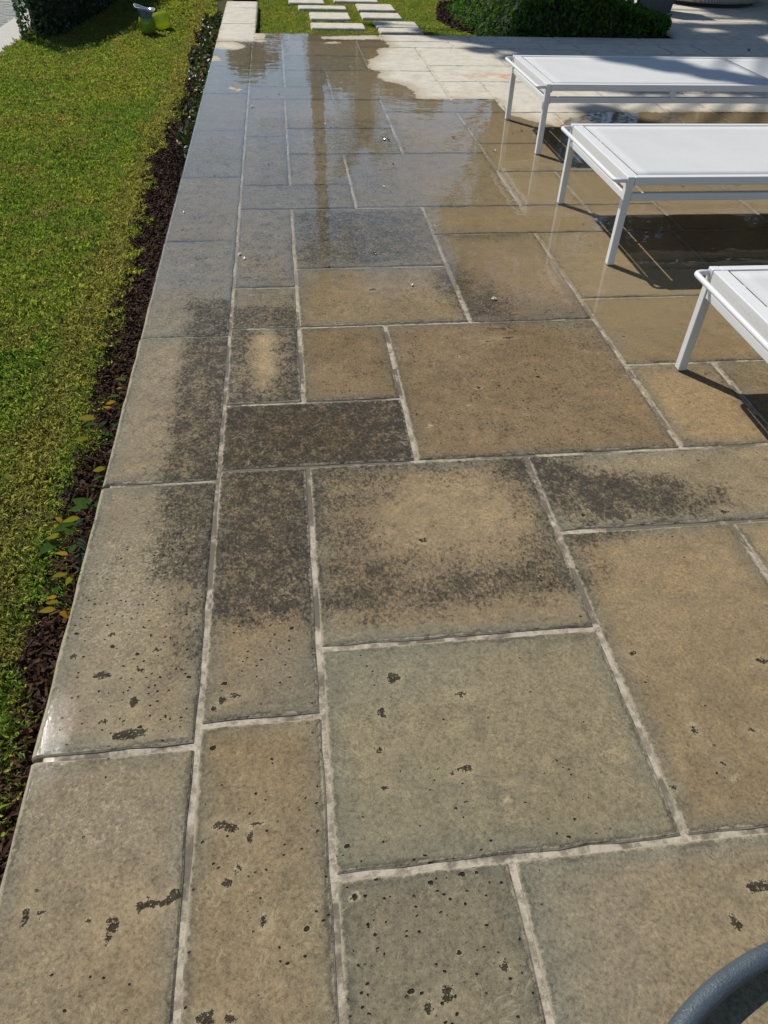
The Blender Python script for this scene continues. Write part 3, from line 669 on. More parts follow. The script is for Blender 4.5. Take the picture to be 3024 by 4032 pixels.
# bark chips
def chip(seed):
    r_ = random.Random(seed); l_, w_, t_ = r_.uniform(.010, .022), r_.uniform(.003, .006), r_.uniform(.001, .003)
    v = [(-l_, -w_*.6, 0), (l_*.8, -w_, t_), (l_, w_*.5, 0), (-l_*.7, w_, t_*1.5), (-l_*.8, 0, t_*3), (l_*.7, 0, t_*3)]
    return bpy.data.objects.new('chip', mesh('chip', v, [(0, 1, 5, 4), (2, 3, 4, 5), (1, 2, 5), (3, 0, 4)], M_CHIP))
CHIPS = [chip(s) for s in range(5)]
n = 26000; y = np.concatenate([RNG.uniform(.2, 6.5, 20000), RNG.uniform(6.5, 10.3, 6000)]); x = RNG.uniform(-.96, -.545, n)
sx_ = np.interp(y, [p[0] for p in edge_pts], [p[1] for p in edge_pts]); k = x > sx_-.025
x, y = x[k], y[k]
scatter('mulch', np.stack([x, y, np.array([zleft(a, b) for a, b in zip(x, y)])+RNG.uniform(-.004, .012, len(x))], 1), CHIPS, .7, 1.4, .7, 'dark bark mulch in the strip between lawn and coping', 'mulch')
x = RNG.uniform(1.4, 2.4, 9000); y = RNG.uniform(8.31, 10.9, 9000); k = in_poly(x, y, bed); x, y = x[k], y[k]
scatter('hedge_mulch', np.stack([x, y, ZF+RNG.uniform(0, .02, len(x))], 1), CHIPS, .9, 1.8, .7, 'brown bark mulch in the bed left of the clipped hedge', 'mulch')
o = obj('mulch_bed', [(p[0], p[1], ZF-.002) for p in bed], [tuple(range(len(bed)))], M_MULCH); tag(o, kind='structure')

# stepping stones in the far lawn
step_lab = ['farthest left stepping stone, cut by the top of the picture', 'long narrow stepping stone in the left row, second from the far end', 'stepping stone in the left row, third from the far end', 'nearest stepping stone of the left row, beside the terrace corner puddle',
            'farthest stepping stone of the right row, at the picture top', 'thick stepping stone of the right row, second from the far end', 'stepping stone of the right row, third from the far end', 'stepping stone of the right row with a dark gap before it', 'step slab touching the terrace edge below the stepping stones']
for s_, lb in zip(SLW, step_lab):
    xs_ = sorted(p[0] for p in s_); ys_ = sorted(p[1] for p in s_)
    x0, x1, y0, y1 = (xs_[0]+xs_[1])/2, (xs_[2]+xs_[3])/2, (ys_[0]+ys_[1])/2, (ys_[2]+ys_[3])/2
    last = 'step slab' in lb
    if last: y0 = max(y0, 8.30)
    o = lay('stepping_stone', x0, x1, y0, y1, z=ZF+.034+(.01 if last else 0), parent=None, unit=1.0, alldry=True, nosing=(1, 1, 1, 1), thick=.08)
    tag(o, lb, 'stepping stone', 'stepping stones in the lawn beyond the terrace')

# canal, seawall
g = NG('canal_water'); P = g.pos()
b = g.bsdf(Base_Color=(.010, .022, .040), Roughness=.04, Specular_IOR_Level=.4)
g.l(g.bump(g.add(g.noise(g.vmath('MULTIPLY', P, (1, 2.2, 1)), 3, 4, .6), g.mul(g.noise(P, 12, 3, .5), .2)), .05), b.inputs['Normal'])
tag(obj('canal_water', [(-400, -60, -1.0), (-3.2, -60, -1.0), (-3.2, 400, -1.0), (-400, 400, -1.0)], [(0, 1, 2, 3)], g.m), kind='structure')
M_CONC = simple('seawall_concrete', (.40, .38, .34), .75, .18, 12, .003, 90)
sw = empty('seawall', (-2.9, 9, -1.34)); tag(sw, 'concrete seawall with a pale cap between the lawn corner and the canal', 'seawall')
mb = MB(); mb.box(-.2, .175, -15, 31, 1.0, 1.07, .008); mb.build('cap', M_CONC, sw)
mb = MB(); mb.box(-.16, .14, -15, 31, 0, .999); mb.build('wall_face', simple('seawall_face_shade', (.10, .07, .045), .6, .3, 9, .01, 30), sw)  # shade on the wall face put into its dark brown colour

# ------------------------------------------------------------------ foliage
def leaf_mat(name, c1, c2, rough=.35, trans=.25, yellow=None, yfrac=.05, spec=.5):
    g = NG(name); P = g.pos(); t = g.attr('tone').outputs['Fac']
    c = g.mix(t, c1, c2)
    if yellow: c = g.mix(g.step(t, 1-yfrac, 1-yfrac+.02), c, yellow)
    c = g.mix(g.lin(g.noise(P, 25, 2, .5), .3, .7, 0, .4), c, g.mix(1.0, c, (.6, .65, .6), 'MULTIPLY'))
    b = g.bsdf(Base_Color=c, Roughness=rough, Specular_IOR_Level=spec)
    tr = g.n('ShaderNodeBsdfTranslucent'); g.val(tr.inputs[0], g.mix(1.0, c, (1.5, 1.7, .7), 'MULTIPLY'))
    mx = g.n('ShaderNodeMixShader'); mx.inputs[0].default_value = trans; g.l(b.outputs[0], mx.inputs[1]); g.l(tr.outputs[0], mx.inputs[2]); g.l(mx.outputs[0], g.out.inputs[0])
    return g.m
def leaves(name, C, size, mat, nrm=None, spread=.9, parent=None, aspect=.45, loc=(0, 0, 0), seed=1):
    """C: (n,3) centres; kite shaped folded leaves"""
    r_ = np.random.default_rng(seed); n = len(C)
    d = r_.normal(0, 1, (n, 3))
    if nrm is not None: d = d*spread+nrm
    d /= np.linalg.norm(d, axis=1)[:, None]+1e-9
    a = np.cross(d, r_.normal(0, 1, (n, 3))); a /= np.linalg.norm(a, axis=1)[:, None]+1e-9; b = np.cross(d, a)
    L_ = (size*r_.uniform(.6, 1.3, n))[:, None]; W_ = L_*aspect
    V = np.zeros((n, 6, 3)); V[:, 0] = C-a*L_*.5; V[:, 1] = C-a*L_*.15+b*W_*.5+d*L_*.06; V[:, 2] = C+a*L_*.25+b*W_*.42+d*L_*.05; V[:, 3] = C+a*L_*.55; V[:, 4] = C+a*L_*.25-b*W_*.42+d*L_*.05; V[:, 5] = C-a*L_*.15-b*W_*.5+d*L_*.06
    me = quads_mesh(name, V, mat, 6)
    t = me.attributes.new('tone', 'FLOAT', 'FACE'); t.data.foreach_set('value', r_.uniform(0, 1, n).astype(np.float32))
    return link_obj(name, me, parent, loc)
M_HEDGE = leaf_mat('glossy_hedge_leaf', (.030, .075, .012), (.085, .16, .024), .6, .35, spec=.12)
M_HEDGE2 = leaf_mat('canal_hedge_leaf', (.018, .042, .010), (.05, .10, .02), .4, .25)
M_TWIG = simple('hedge_twigs', (.022, .020, .014), .9, .3, 40)
def prism_hedge(name, poly, z0, z1, nleaf, size, mat, label, seed, bulge=.05, inset=.10, slant=0.0, taper=None):
    """hedge over a footprint polygon (counter-clockwise)"""
    r_ = np.random.default_rng(seed); P = np.array(poly); n = len(P); cx, cy = P.mean(0)
    root = empty(name, (cx, cy, z0)); tag(root, label, 'hedge')
    ctr = P.mean(0); Pi = ctr+(P-ctr)*(1-inset)
    def sl(x, y, z):
        k = np.clip(1-(x+cx-P[:, 0].min())/.75, 0, 1)*z*slant
        return x+k, y+k*.5
    v = [(p[0]-cx, p[1]-cy, 0.02) for p in Pi]+[(*sl(p[0]-cx, p[1]-cy, z1-z0-.09), z1-z0-.09) for p in Pi]
    f = [tuple(range(n, 2*n))]+[(i, (i+1) % n, n+(i+1) % n, n+i) for i in range(n)]
    obj('branches', v, f, M_TWIG, root)
    per = [np.linalg.norm(P[(i+1) % n]-P[i]) for i in range(n)]; hh = z1-z0
    area = abs(sum(P[i][0]*P[(i+1) % n][1]-P[(i+1) % n][0]*P[i][1] for i in range(n)))/2
    sa = [p*hh for p in per]+[area]; tot = sum(sa); C = []; N = []
    for i in range(n):
        m = int(nleaf*sa[i]/tot); t = r_.uniform(0, 1, m); z = r_.uniform(0.0, hh, m); e = (P[(i+1) % n]-P[i])/per[i]; nn = np.array([e[1], -e[0]])
        bump_ = bulge*np.sin(t*per[i]*5+z*6+i)*.5; dep = -abs(r_.normal(0, .035, m))+bump_
        xy = P[i]+np.outer(t*per[i], e)+np.outer(dep, nn)
        C.append(np.stack([xy[:, 0]-cx, xy[:, 1]-cy, z], 1)); N.append(np.tile([nn[0], nn[1], .5], (m, 1)))
    m = int(nleaf*area/tot); k = 0; bx = []
    mn, mxx = P.min(0), P.max(0)
    while k < m:
        q = r_.uniform(mn, mxx, (m, 2)); q = q[in_poly(q[:, 0], q[:, 1], poly)]; bx.append(q); k += len(q)
    q = np.concatenate(bx)[:m]
    C.append(np.stack([q[:, 0]-cx, q[:, 1]-cy, hh+r_.normal(0, .02, m)+.03*np.sin(q[:, 0]*7+q[:, 1]*5)], 1)); N.append(np.tile([0, 0, 1.0], (m, 1)))
    C = np.concatenate(C); C[:, 0], C[:, 1] = sl(C[:, 0], C[:, 1], C[:, 2])
    if taper:
        tf = lambda x: 1-(1-taper[2])*np.clip((x+cx-taper[0])/(taper[1]-taper[0]), 0, 1)
        C[:, 2] *= tf(C[:, 0]); br = [c_ for c_ in root.children if c_.name.startswith('branches')][0]
        for v__ in br.data.vertices: v__.co.z *= float(tf(np.array(v__.co.x)))
    o = leaves('foliage', C, size, mat, np.concatenate(N), 1.1, root, seed=seed); o['kind'] = 'stuff'
    return root
prism_hedge('clipped_hedge', [(1.99, 8.62), (2.22, 8.36), (3.0, 8.36), (3.5, 8.36), (3.90, 8.36), (4.02, 8.55), (4.05, 8.85), (3.5, 9.2), (3.0, 9.9), (2.7, 10.3), (1.93, 10.3)], ZF, ZF+.50, 15000, .052, M_HEDGE, 'clipped glossy hedge in the bed at the far edge of the terrace', 3, slant=1.3, taper=(2.7, 3.95, .42))
prism_hedge('canal_hedge', [(-2.62, 9.25), (-2.42, 9.45), (-2.02, 10.6), (-1.2, 12.95), (-1.2, 16), (-2.6, 16.2), (-2.75, 9.6)], ZL, ZL+.95, 26000, .05, M_HEDGE2, 'tall dark hedge between the left lawn and the canal', 4)

# ground cover along the coping
M_COVER = leaf_mat('ground_cover_leaf', (.022, .045, .012), (.085, .115, .022), .4, .2, (.22, .075, .03), .12, .35)
def cover(y0, y1, n, w0, w1, hmax, name, label, seed):
    r_ = np.random.default_rng(seed); y = r_.uniform(y0, y1, n); u = r_.uniform(0, 1, n)
    x = -.575-(w0+(w1-w0)*smooth((y-y0)/(y1-y0)*1.6))*u*(1+.18*np.sin(y*7+seed)+.1*np.sin(y*19))
    z = np.array([zleft(a, b) for a, b in zip(x, y)])+hmax*(.25+.75*r_.uniform(0, 1, n))*(1-.35*u**3)*(.8+.3*np.sin(y*11)*np.sin(x*40))
    cy = (y0+y1)/2; root = empty(name, (-.7, cy, ZL)); tag(root, label, 'ground cover')
    C = np.stack([x+.7, y-cy, z-ZL], 1)
    o = leaves('foliage', C, .040, M_COVER, np.tile([-.2, -.2, .8], (n, 1)), .9, root, .6, seed=seed); o['kind'] = 'stuff'
    mb = MB()
    for k in range(60):
        yy = random.uniform(y0, y1); xx = -.6-random.uniform(0, w1*.8); zz = zleft(xx, yy); mb.tube([(xx+.7, yy-cy, zz-ZL), (xx+.7+random.uniform(-.03, .03), yy-cy+random.uniform(-.03, .03), zz-ZL+hmax*.8)], .0025, 5)
    mb.build('stems', M_TWIG, root)['kind'] = 'stuff'
cover(6.1, 10.1, 15000, .10, .26, .17, 'ground_cover', 'dense low dark leafed ground cover along the far half of the coping', 5)
cover(4.75, 6.6, 2600, .03, .15, .17, 'ground_cover', 'thin trailing end of the ground cover, tight against the coping', 6)

# young leafy shoots in the mulch
M_LEAFG = leaf_mat('shoot_leaf_green', (.035, .08, .015), (.07, .12, .025), .75, .4, spec=.04)
M_LEAFY = leaf_mat('shoot_leaf_yellow', (.24, .22, .02), (.30, .25, .03), .75, .55, spec=.04)
M_LEAFO = leaf_mat('shoot_leaf_orange', (.38, .19, .02), (.42, .25, .03), .75, .5, spec=.04)
M_LEAFD = leaf_mat('shoot_leaf_dark', (.018, .045, .022), (.03, .07, .03), .7, .2, spec=.05)
M_STEM = simple('shoot_stem', (.07, .06, .03), .6)
def leaf_shape(name, L_, W_, mat, fold=.18, curl=.15):
    n = 6; V = []; F_ = []
    for i in range(n+1):
        t = i/n; wv = W_*math.sin(math.pi*min(1, t**.8))*.5 if 0 < i < n else 0.0
        z = -curl*L_*t*t
        V += [(L_*t, -wv, z+fold*wv), (L_*t, 0, z), (L_*t, wv, z+fold*wv)]
    for i in range(n):
        a = i*3; F_ += [(a, a+3, a+4, a+1), (a+1, a+4, a+5, a+2)]
    me = mesh(name, V, F_, mat, True)
    t_ = me.attributes.new('tone', 'FLOAT', 'FACE'); t_.data.foreach_set('value', np.full(len(F_), random.random()*.8, np.float32)); return me
def shoot(specs, label, name='young_shoot'):
    """specs: list of (px, py, height above lawn, length m, azimuth deg, material)"""
    base = at(specs[0][0]+specs[0][6] if len(specs[0]) > 6 else specs[0][0], specs[0][1], ZL+.02)
    pts_ = [(*at(q[0], q[1], ZL+q[2]), ZL+q[2]) for q in specs]
    bx = min(-.60, sum(p[0] for p in pts_)/len(pts_)+.05); by = sum(p[1] for p in pts_)/len(pts_)+.02
    root = empty(name, (bx, by, ZL)); tag(root, label, 'plant', 'young shoots in the mulch strip')
    for q, p in zip(specs, pts_):
        q3 = q[3]*.82; me = leaf_shape('leaf', q3, q3*.52, q[5])
        o = link_obj('leaf', me, root, (p[0]-bx, p[1]-by, p[2]-ZL))
        o.rotation_euler = (random.uniform(-.25, .25), random.uniform(-.35, .15), R(q[4]))
        tip = Vector((p[0]-bx, p[1]-by, p[2]-ZL)); mid = Vector((tip.x*.4, tip.y*.4, tip.z*.6))
        mb = MB(); mb.tube([(0, 0, 0), mid, tip], [.0022, .0018, .0012], 5); mb.build('stem', M_STEM, root)
G_, Y_, O_, D_ = M_LEAFG, M_LEAFY, M_LEAFO, M_LEAFD
shoot([(495, 1500, .16, .06, 150, G_), (500, 1522, .14, .05, 185, O_), (470, 1560, .15, .055, 170, G_), (455, 1580, .14, .045, 190, O_), (480, 1590, .12, .04, 240, Y_), (440, 1610, .12, .05, 150, O_), (460, 1655, .08, .05, 260, D_)], 'shoot with small orange leaves tight to the coping, farthest of the shoots')
shoot([(375, 1650, .17, .075, 168, Y_), (385, 1668, .14, .06, 200, G_), (350, 1730, .13, .06, 178, Y_), (410, 1700, .10, .06, 320, D_), (440, 1715, .10, .05, 160, G_), (390, 1680, .1, .05, 60, D_)], 'shoot with a large yellow leaf reaching over the grass')
shoot([(415, 1845, .13, .055, 175, Y_), (405, 1875, .10, .045, 200, G_), (410, 1890, .08, .04, 260, D_)], 'small yellow green shoot beside the coping joint')
shoot([(360, 1990, .17, .075, 165, G_), (350, 1985, .18, .05, 100, G_), (350, 1980, .16, .06, 155, O_), (345, 2000, .13, .075, 178, G_), (360, 2010, .15, .07, 50, G_), (330, 2040, .08, .05, 230, D_)], 'upright green shoot whose leaves touch the coping edge')
shoot([(300, 2060, .18, .08, 210, G_), (315, 2040, .20, .06, 190, Y_), (270, 2070, .16, .055, 180, Y_), (240, 2110, .17, .06, 170, Y_), (235, 2130, .15, .085, 215, G_), (250, 2100, .13, .05, 30, G_), (245, 2055, .14, .035, 140, O_), (310, 2120, .06, .06, 300, D_)], 'largest shoot, yellow and green broad leaves over the grass edge')
shoot([(268, 2185, .16, .045, 160, O_), (275, 2180, .15, .05, 80, G_), (285, 2200, .12, .06, 10, D_), (300, 2230, .10, .06, 330, D_), (265, 2260, .09, .05, 200, Y_), (290, 2265, .1, .05, 250, Y_), (300, 2190, .12, .06, 20, D_)], 'shoot with one round orange leaf and dark lower leaves')
shoot([(225, 2350, .10, .035, 180, O_), (215, 2335, .12, .03, 80, G_), (230, 2375, .08, .045, 170, Y_), (220, 2400, .08, .055, 185, Y_), (235, 2405, .07, .045, 320, O_), (250, 2410, .05, .06, 0, Y_)], 'low orange and yellow shoot, nearest of the shoots')

# ------------------------------------------------------------------ loungers
g = NG('white_powder_coat'); P = g.pos()
c = g.mix(g.noise(P, 6, 4, .6), (.66, .665, .65), (.70, .70, .685)); c = g.mix(g.step(g.noise(P, 160, 3, .7), .68, .78, 0, .18), c, (.42, .40, .35))
b = g.bsdf(Base_Color=c, Roughness=.38, Specular_IOR_Level=.4); g.l(g.bump(g.noise(P, 700, 2, .5), .0004), b.inputs['Normal']); M_WHITE = g.m
g = NG('white_sling_fabric'); oc = g.n('ShaderNodeTexCoord').outputs['Object']
wv = g.n('ShaderNodeTexWave', wave_type='BANDS', bands_direction='X'); g.l(oc, wv.inputs[0]); wv.inputs['Scale'].default_value = 160
wv2 = g.n('ShaderNodeTexWave', wave_type='BANDS', bands_direction='Y'); g.l(oc, wv2.inputs[0]); wv2.inputs['Scale'].default_value = 160
hh_ = g.add(wv.outputs['Fac'], wv2.outputs['Fac'])
c = g.mix(g.lin(hh_, 0, 2), (.56, .565, .555), (.70, .705, .69)); c = g.mix(g.lin(g.noise(oc, 5, 4, .6), .3, .7, 0, .5), c, (.545, .555, .545))
c = g.mix(g.step(g.noise(oc, 240, 2, .6), .72, .8, 0, .4), c, (.36, .36, .34))
b = g.bsdf(Base_Color=c, Roughness=.75, Specular_IOR_Level=.3); g.l(g.bump(hh_, .0004), b.inputs['Normal']); M_SLING = g.m
M_SLOT_SHADE = simple('slot_shade_black', (.03, .03, .03), .7)  # near-black colour painted in for the shade inside the sling gaps
M_FOOT = simple('rubber_foot', (.10, .10, .10), .7)
LW, LL, LZ = .785, 2.0, .378
def rounded_frame(mb, x0, x1, y0, y1, z0, z1): mb.box(x0, x1, y0, y1, z0, z1, .004)
def make_lounger():
    root = empty('sun_lounger')
    T, D = .031, .034
    for sy in (0, 1):                                   # long sides: top rail, lower rail, posts
        y0 = 0 if sy == 0 else LW-T
        mb = MB(); mb.box(T+.001, LL-T-.001, y0, y0+T, LZ-D, LZ, .003); mb.build('side_rail', M_WHITE, root)
        mb = MB(); mb.box(T+.001, LL-T-.001, y0+.002, y0+T-.002, .282, .312, .003); mb.build('lower_rail', M_WHITE, root)
        for xp in (.765, 1.45):
            mb = MB(); mb.box(xp, xp+.028, y0+.003, y0+T-.003, .311, LZ-D+.001, .002); mb.build('post', M_WHITE, root)
        # small fillets where rails meet legs
        for (cx_, sx) in ((T, 1), (LL-T, -1)):
            for (zc, sz) in ((LZ-D, -1), (.282, -1), (.312, 1)):
                v = []; n = 5; r_ = .012
                for yy in (y0+.004, y0+T-.004):
                    v.append((cx_, yy, zc))
                    for i in range(n+1):
                        a = math.pi/2*i/n; v.append((cx_+sx*(r_-r_*math.sin(a)), yy, zc+sz*(r_-r_*math.cos(a))))
                m = n+2; f = [tuple(range(m)), tuple(range(2*m-1, m-1, -1))]+[(i, (i+1) % m, m+(i+1) % m, m+i) for i in range(m)]
                MB().add(v, f).build('gusset', M_WHITE, root)
    for (x0, x1) in ((0, T), (LL-T, LL)):               # legs
        for y0 in (0, LW-T):
            mb = MB(); mb.box(x0, x1, y0, y0+T, .004, LZ+.0005, .003); lg = mb.build('leg', M_WHITE, root)
            mb = MB(); mb.box(x0+.004, x1-.004, y0+.004, y0+T-.004, 0, .0045); mb.build('foot_pad', M_FOOT, lg)
    for x0 in (0.0, LL-T):                              # ends
        xa, xb_ = (x0+.0015, x0+.050) if x0 == 0 else (x0-.02, x0+T-.0015)
        mb = MB(); mb.box(xa, xb_, T+.001, LW-T-.001, LZ-.048, LZ-.001, .003); mb.build('end_rail', M_WHITE, root)
        mb = MB(); mb.box(x0+.004, x0+T-.004, T+.001, LW-T-.001, .282, .311, .003); mb.build('lower_end_rail', M_WHITE, root)
    # bumper rail at the foot end
    r_ = .009; yb0, yb1 = .012, LW-.012; zb = LZ-.016; xo = -.048
    path = [(0.002, yb0, zb), (xo+.02, yb0, zb)]
    for i in range(1, 6): a = math.pi/2*i/6; path.append((xo+.02-.02*math.sin(a), yb0+.02-.02*math.cos(a), zb))
    path.append((xo, yb0+.022, zb)); path.append((xo, yb1-.022, zb))
    for i in range(1, 6): a = math.pi/2*i/6; path.append((xo+.02-.02*math.cos(a), yb1-.02+.02*math.sin(a), zb))
    path += [(xo+.02, yb1, zb), (0.002, yb1, zb)]
    MB().tube(path, r_, 14).build('bumper_rail', M_WHITE, root, True)
    # sling: foot panel and head panel stretched between thin inner rails
    for (x0, x1, nm) in ((.058, 1.452, 'sling_panel'), (1.462, LL-.046, 'back_panel')):
        nx, ny = 24, 12; V = []; F_ = []
        for j in range(ny+1):
            for i in range(nx+1):
                u, t = i/nx, j/ny; sag = .0045*math.sin(math.pi*t)*math.sin(math.pi*u)**.5
                V.append((x0+(x1-x0)*u, T+.004+(LW-2*T-.008)*t, LZ-.0035-sag))
        for j in range(ny):
            for i in range(nx): F_.append((j*(nx+1)+i, j*(nx+1)+i+1, (j+1)*(nx+1)+i+1, (j+1)*(nx+1)+i))
        o = obj(nm, V, F_, M_SLING, root, smooth=True); md = o.modifiers.new('thickness', 'SOLIDIFY'); md.thickness = .003; md.offset = -1
        for (ya, yb_) in ((T+.001, T+.0035), (LW-T-.0035, LW-T-.001)):
            mb = MB(); mb.box(x0, x1, ya, yb_, LZ-.014, LZ-.005); mb.build('slot_shade', M_SLOT_SHADE, o)  # dark strip standing in for the shaded gap beside the rail
    for (xa) in (1.454,):
        for (ya, yb_) in ((T+.003, LW*.62), (LW*.64, LW-T-.003)):
            mb = MB(); mb.box(xa, xa+.003, ya, yb_, LZ-.016, LZ-.007); mb.build('slot_shade', M_SLOT_SHADE, root)  # dark strip standing in for shade in the seam between panels
    mb = MB(); mb.box(.0485, .0595, LW*.62, LW*.64, LZ-.012, LZ-.0025); mb.build('clip', M_WHITE, root)
    for xc in (.5, 1.0, 1.5):
        mb = MB(); mb.box(xc, xc+.025, T+.001, LW-T-.001, .330, .343, .002); mb.build('cross_bar', M_WHITE, root)
    return root
def copy_tree(o, parent=None):
    c = o.copy(); COL.objects.link(c); c.parent = parent
    for ch in [q for q in bpy.data.objects if q.parent == o]: copy_tree(ch, c)
    return c
l0 = make_lounger()
LG = 'sun loungers in a row on the terrace'
spots = [((1.504, 4.556), .1, 'farthest white sun lounger, a blurred palm shadow across its sling'), ((1.396, 2.985), -.2, 'middle white sun lounger, standing in the puddle with all its foot end in view'), ((1.342, 1.348), -.3, 'nearest white sun lounger, cut off by the right picture edge')]
bpy.context.view_layer.update()
cps = [l0, copy_tree(l0), copy_tree(l0)]
for o, (p, a, lb) in zip(cps, spots):
    o.location = (p[0], p[1], 0); o.rotation_euler = (0, 0, R(a)); tag(o, lb, 'sun lounger', LG)

# ------------------------------------------------------------------ lime pots on the left lawn
g = NG('lime_glass'); P = g.pos(); c = g.mix(g.noise(P, 30, 4, .6), (.32, .40, .03), (.44, .52, .05))
b = g.bsdf(Base_Color=c, Roughness=.12, Specular_IOR_Level=.6, Coat_Weight=.6, Coat_Roughness=.05)
tr = g.n('ShaderNodeBsdfTranslucent'); g.val(tr.inputs[0], (.65, .76, .10)); mx = g.n('ShaderNodeMixShader'); mx.inputs[0].default_value = .45
g.l(b.outputs[0], mx.inputs[1]); g.l(tr.outputs[0], mx.inputs[2]); g.l(mx.outputs[0], g.out.inputs[0]); M_LIME = g.m
g = NG('smoky_glass'); c = (.15, .18, .24)
b = g.bsdf(Base_Color=c, Roughness=.10, Specular_IOR_Level=.8, Coat_Weight=1.0, Coat_Roughness=.03); M_SMOKE = g.m
M_RIM = simple('pale_glass_rim', (.75, .78, .82), .1)
def pot_profile(s): return [(.0, .004), (.075*s, .004), (.092*s, .03*s), (.102*s, .085*s), (.10*s, .14*s), (.088*s, .185*s), (.081*s, .187*s), (.092*s, .14*s), (.094*s, .085*s), (.085*s, .035*s), (0, .014)]
p1 = at(583, 146, ZL); r1 = empty('lime_pot', (p1[0], p1[1]+.09, ZL+.02)); tag(r1, 'lime green barrel pot with a flared smoky glass vase standing in it', 'pot', 'lime green pots on the lawn')
MB().lathe(pot_profile(1.02)).build('pot_body', M_LIME, r1, True); r1.scale = (.88, .88, .80)
v_ = empty('flared_vase', (p1[0], p1[1]+.09, ZL+.07)); tag(v_, 'smoky grey flared glass vase with pale wavy rim inside the left lime pot', 'vase'); v_.scale = (.95, .95, .72)
n = 40; V = []; F_ = []
prof = [(.050, .0), (.060, .05), (.066, .11), (.074, .165), (.090, .215), (.112, .26)]
for (rr_, z) in prof:
    t = z/.26
    for k in range(n):
        a = 2*math.pi*k/n; wv_ = 1+.10*t*t*math.sin(3*a+.5); V.append((rr_*wv_*math.cos(a)-.01*t, rr_*wv_*math.sin(a)*.9, z+.03*t*t*math.cos(a-math.pi)+.012*t*t*math.sin(3*a)))
for i in range(len(prof)-1):
    for k in range(n): F_.append((i*n+k, i*n+(k+1) % n, (i+1)*n+(k+1) % n, (i+1)*n+k))
F_.append(tuple(reversed(range(n))))
o = obj('vase_body', V, F_, M_SMOKE, v_, smooth=True); md = o.modifiers.new('t', 'SOLIDIFY'); md.thickness = .004
MB().tube([V[(len(prof)-1)*n+k] for k in range(n)]+[V[(len(prof)-1)*n]], .0035, 6, False).build('rim', M_RIM, v_, True)
p2 = at(633, 134, ZL); r2e = empty('lime_pot', (p2[0]+.02, p2[1]+.13, ZL+.025)); tag(r2e, 'empty lime green barrel pot, tilted, right of the other pot', 'pot', 'lime green pots on the lawn')
r2e.rotation_euler = (R(-4), R(-12), 0)
MB().lathe(pot_profile(1.05)).build('pot_body', M_LIME, r2e, True); r2e.scale = (.90, .90, .84)

# ------------------------------------------------------------------ things at the top right
M_PLANTER = simple('charcoal_planter', (.07, .072, .078), .5, .1, 10)
pc = empty('planter', (4.47, 9.98, 0)); tag(pc, 'tall charcoal tapered planter behind the right end of the hedge', 'planter')
mb = MB(); a0, a1, hz = .14, .20, .62
V = [(sx*a0, sy*a0, 0) for sx, sy in ((-1, -1), (1, -1), (1, 1), (-1, 1))]+[(sx*a1, sy*a1, hz) for sx, sy in ((-1, -1), (1, -1), (1, 1), (-1, 1))]+[(sx*(a1-.03), sy*(a1-.03), hz) for sx, sy in ((-1, -1), (1, -1), (1, 1), (-1, 1))]+[(sx*(a1-.03), sy*(a1-.03), hz-.1) for sx, sy in ((-1, -1), (1, -1), (1, 1), (-1, 1))]
F_ = [(3, 2, 1, 0)]
for b_ in (0, 4, 8):
    for k in range(4): F_.append((b_+k, b_+(k+1) % 4, b_+4+(k+1) % 4, b_+4+k))
MB().add(V, F_).build('planter_body', M_PLANTER, pc)
mb = MB(); mb.box(-a1+.03, a1-.03, -a1+.03, a1-.03, hz-.12, hz-.08); mb.build('soil', M_MULCH, pc)
M_BLUE = simple('blue_sleeve', (.16, .24, .42), .35)
bt = empty('blue_tube', (4.27, 10.25, 0)); tag(bt, 'pale blue tube leaning behind the hedge beside the charcoal planter', 'tube')
MB().tube([(0, 0, 0), (-.03, .02, .3), (-.05, .03, .62)], [.045, .045, .045], 16).build('tube_body', M_BLUE, bt, True)
MB().tube([(.0, 0, .22), (.012, .0, .23)], [.0, .0], 4)
MB().tube([(-.025, .017, .20), (-.028, .019, .225)], [.0475, .0475], 16).build('band', M_RIM, bt, True)
MB().tube([(.09, -.06, 0), (.05, -.05, .35), (.03, -.04, .62)], [.03, .028, .028], 10).build('dark_strap', simple('dark_strap', (.05, .05, .055), .6), bt, True)
# round woven daybed
g = NG('woven_resin'); oc = g.n('ShaderNodeTexCoord').outputs['Object']; wv = g.n('ShaderNodeTexWave', wave_type='BANDS', bands_direction='DIAGONAL'); g.l(oc, wv.inputs[0]); wv.inputs['Scale'].default_value = 26
c = g.mix(wv.outputs['Fac'], (.24, .235, .22), (.44, .43, .41)); b = g.bsdf(Base_Color=c, Roughness=.6); g.l(g.bump(wv.outputs['Fac'], .004), b.inputs['Normal']); M_WOVEN = g.m
M_DARK = simple('dark_base', (.02, .02, .022), .7)
db = empty('round_daybed', (5.52, 10.93, 0)); tag(db, 'round pale woven daybed base on a dark plinth in the shade', 'daybed')
MB().lathe([(.0, .035), (.62, .035), (.68, .045), (.70, .08), (.715, .30), (.71, .40), (.0, .41)], 64).build('woven_body', M_WOVEN, db, True)
MB().lathe([(.0, .0), (.63, .0), (.63, .036), (.0, .036)], 48).build('plinth', M_DARK, db)
MB().lathe([(.0, .411), (.68, .411), (.69, .45), (.66, .52), (.0, .53)], 48).build('cushion', simple('grey_cushion', (.42, .42, .42), .9), db, True)

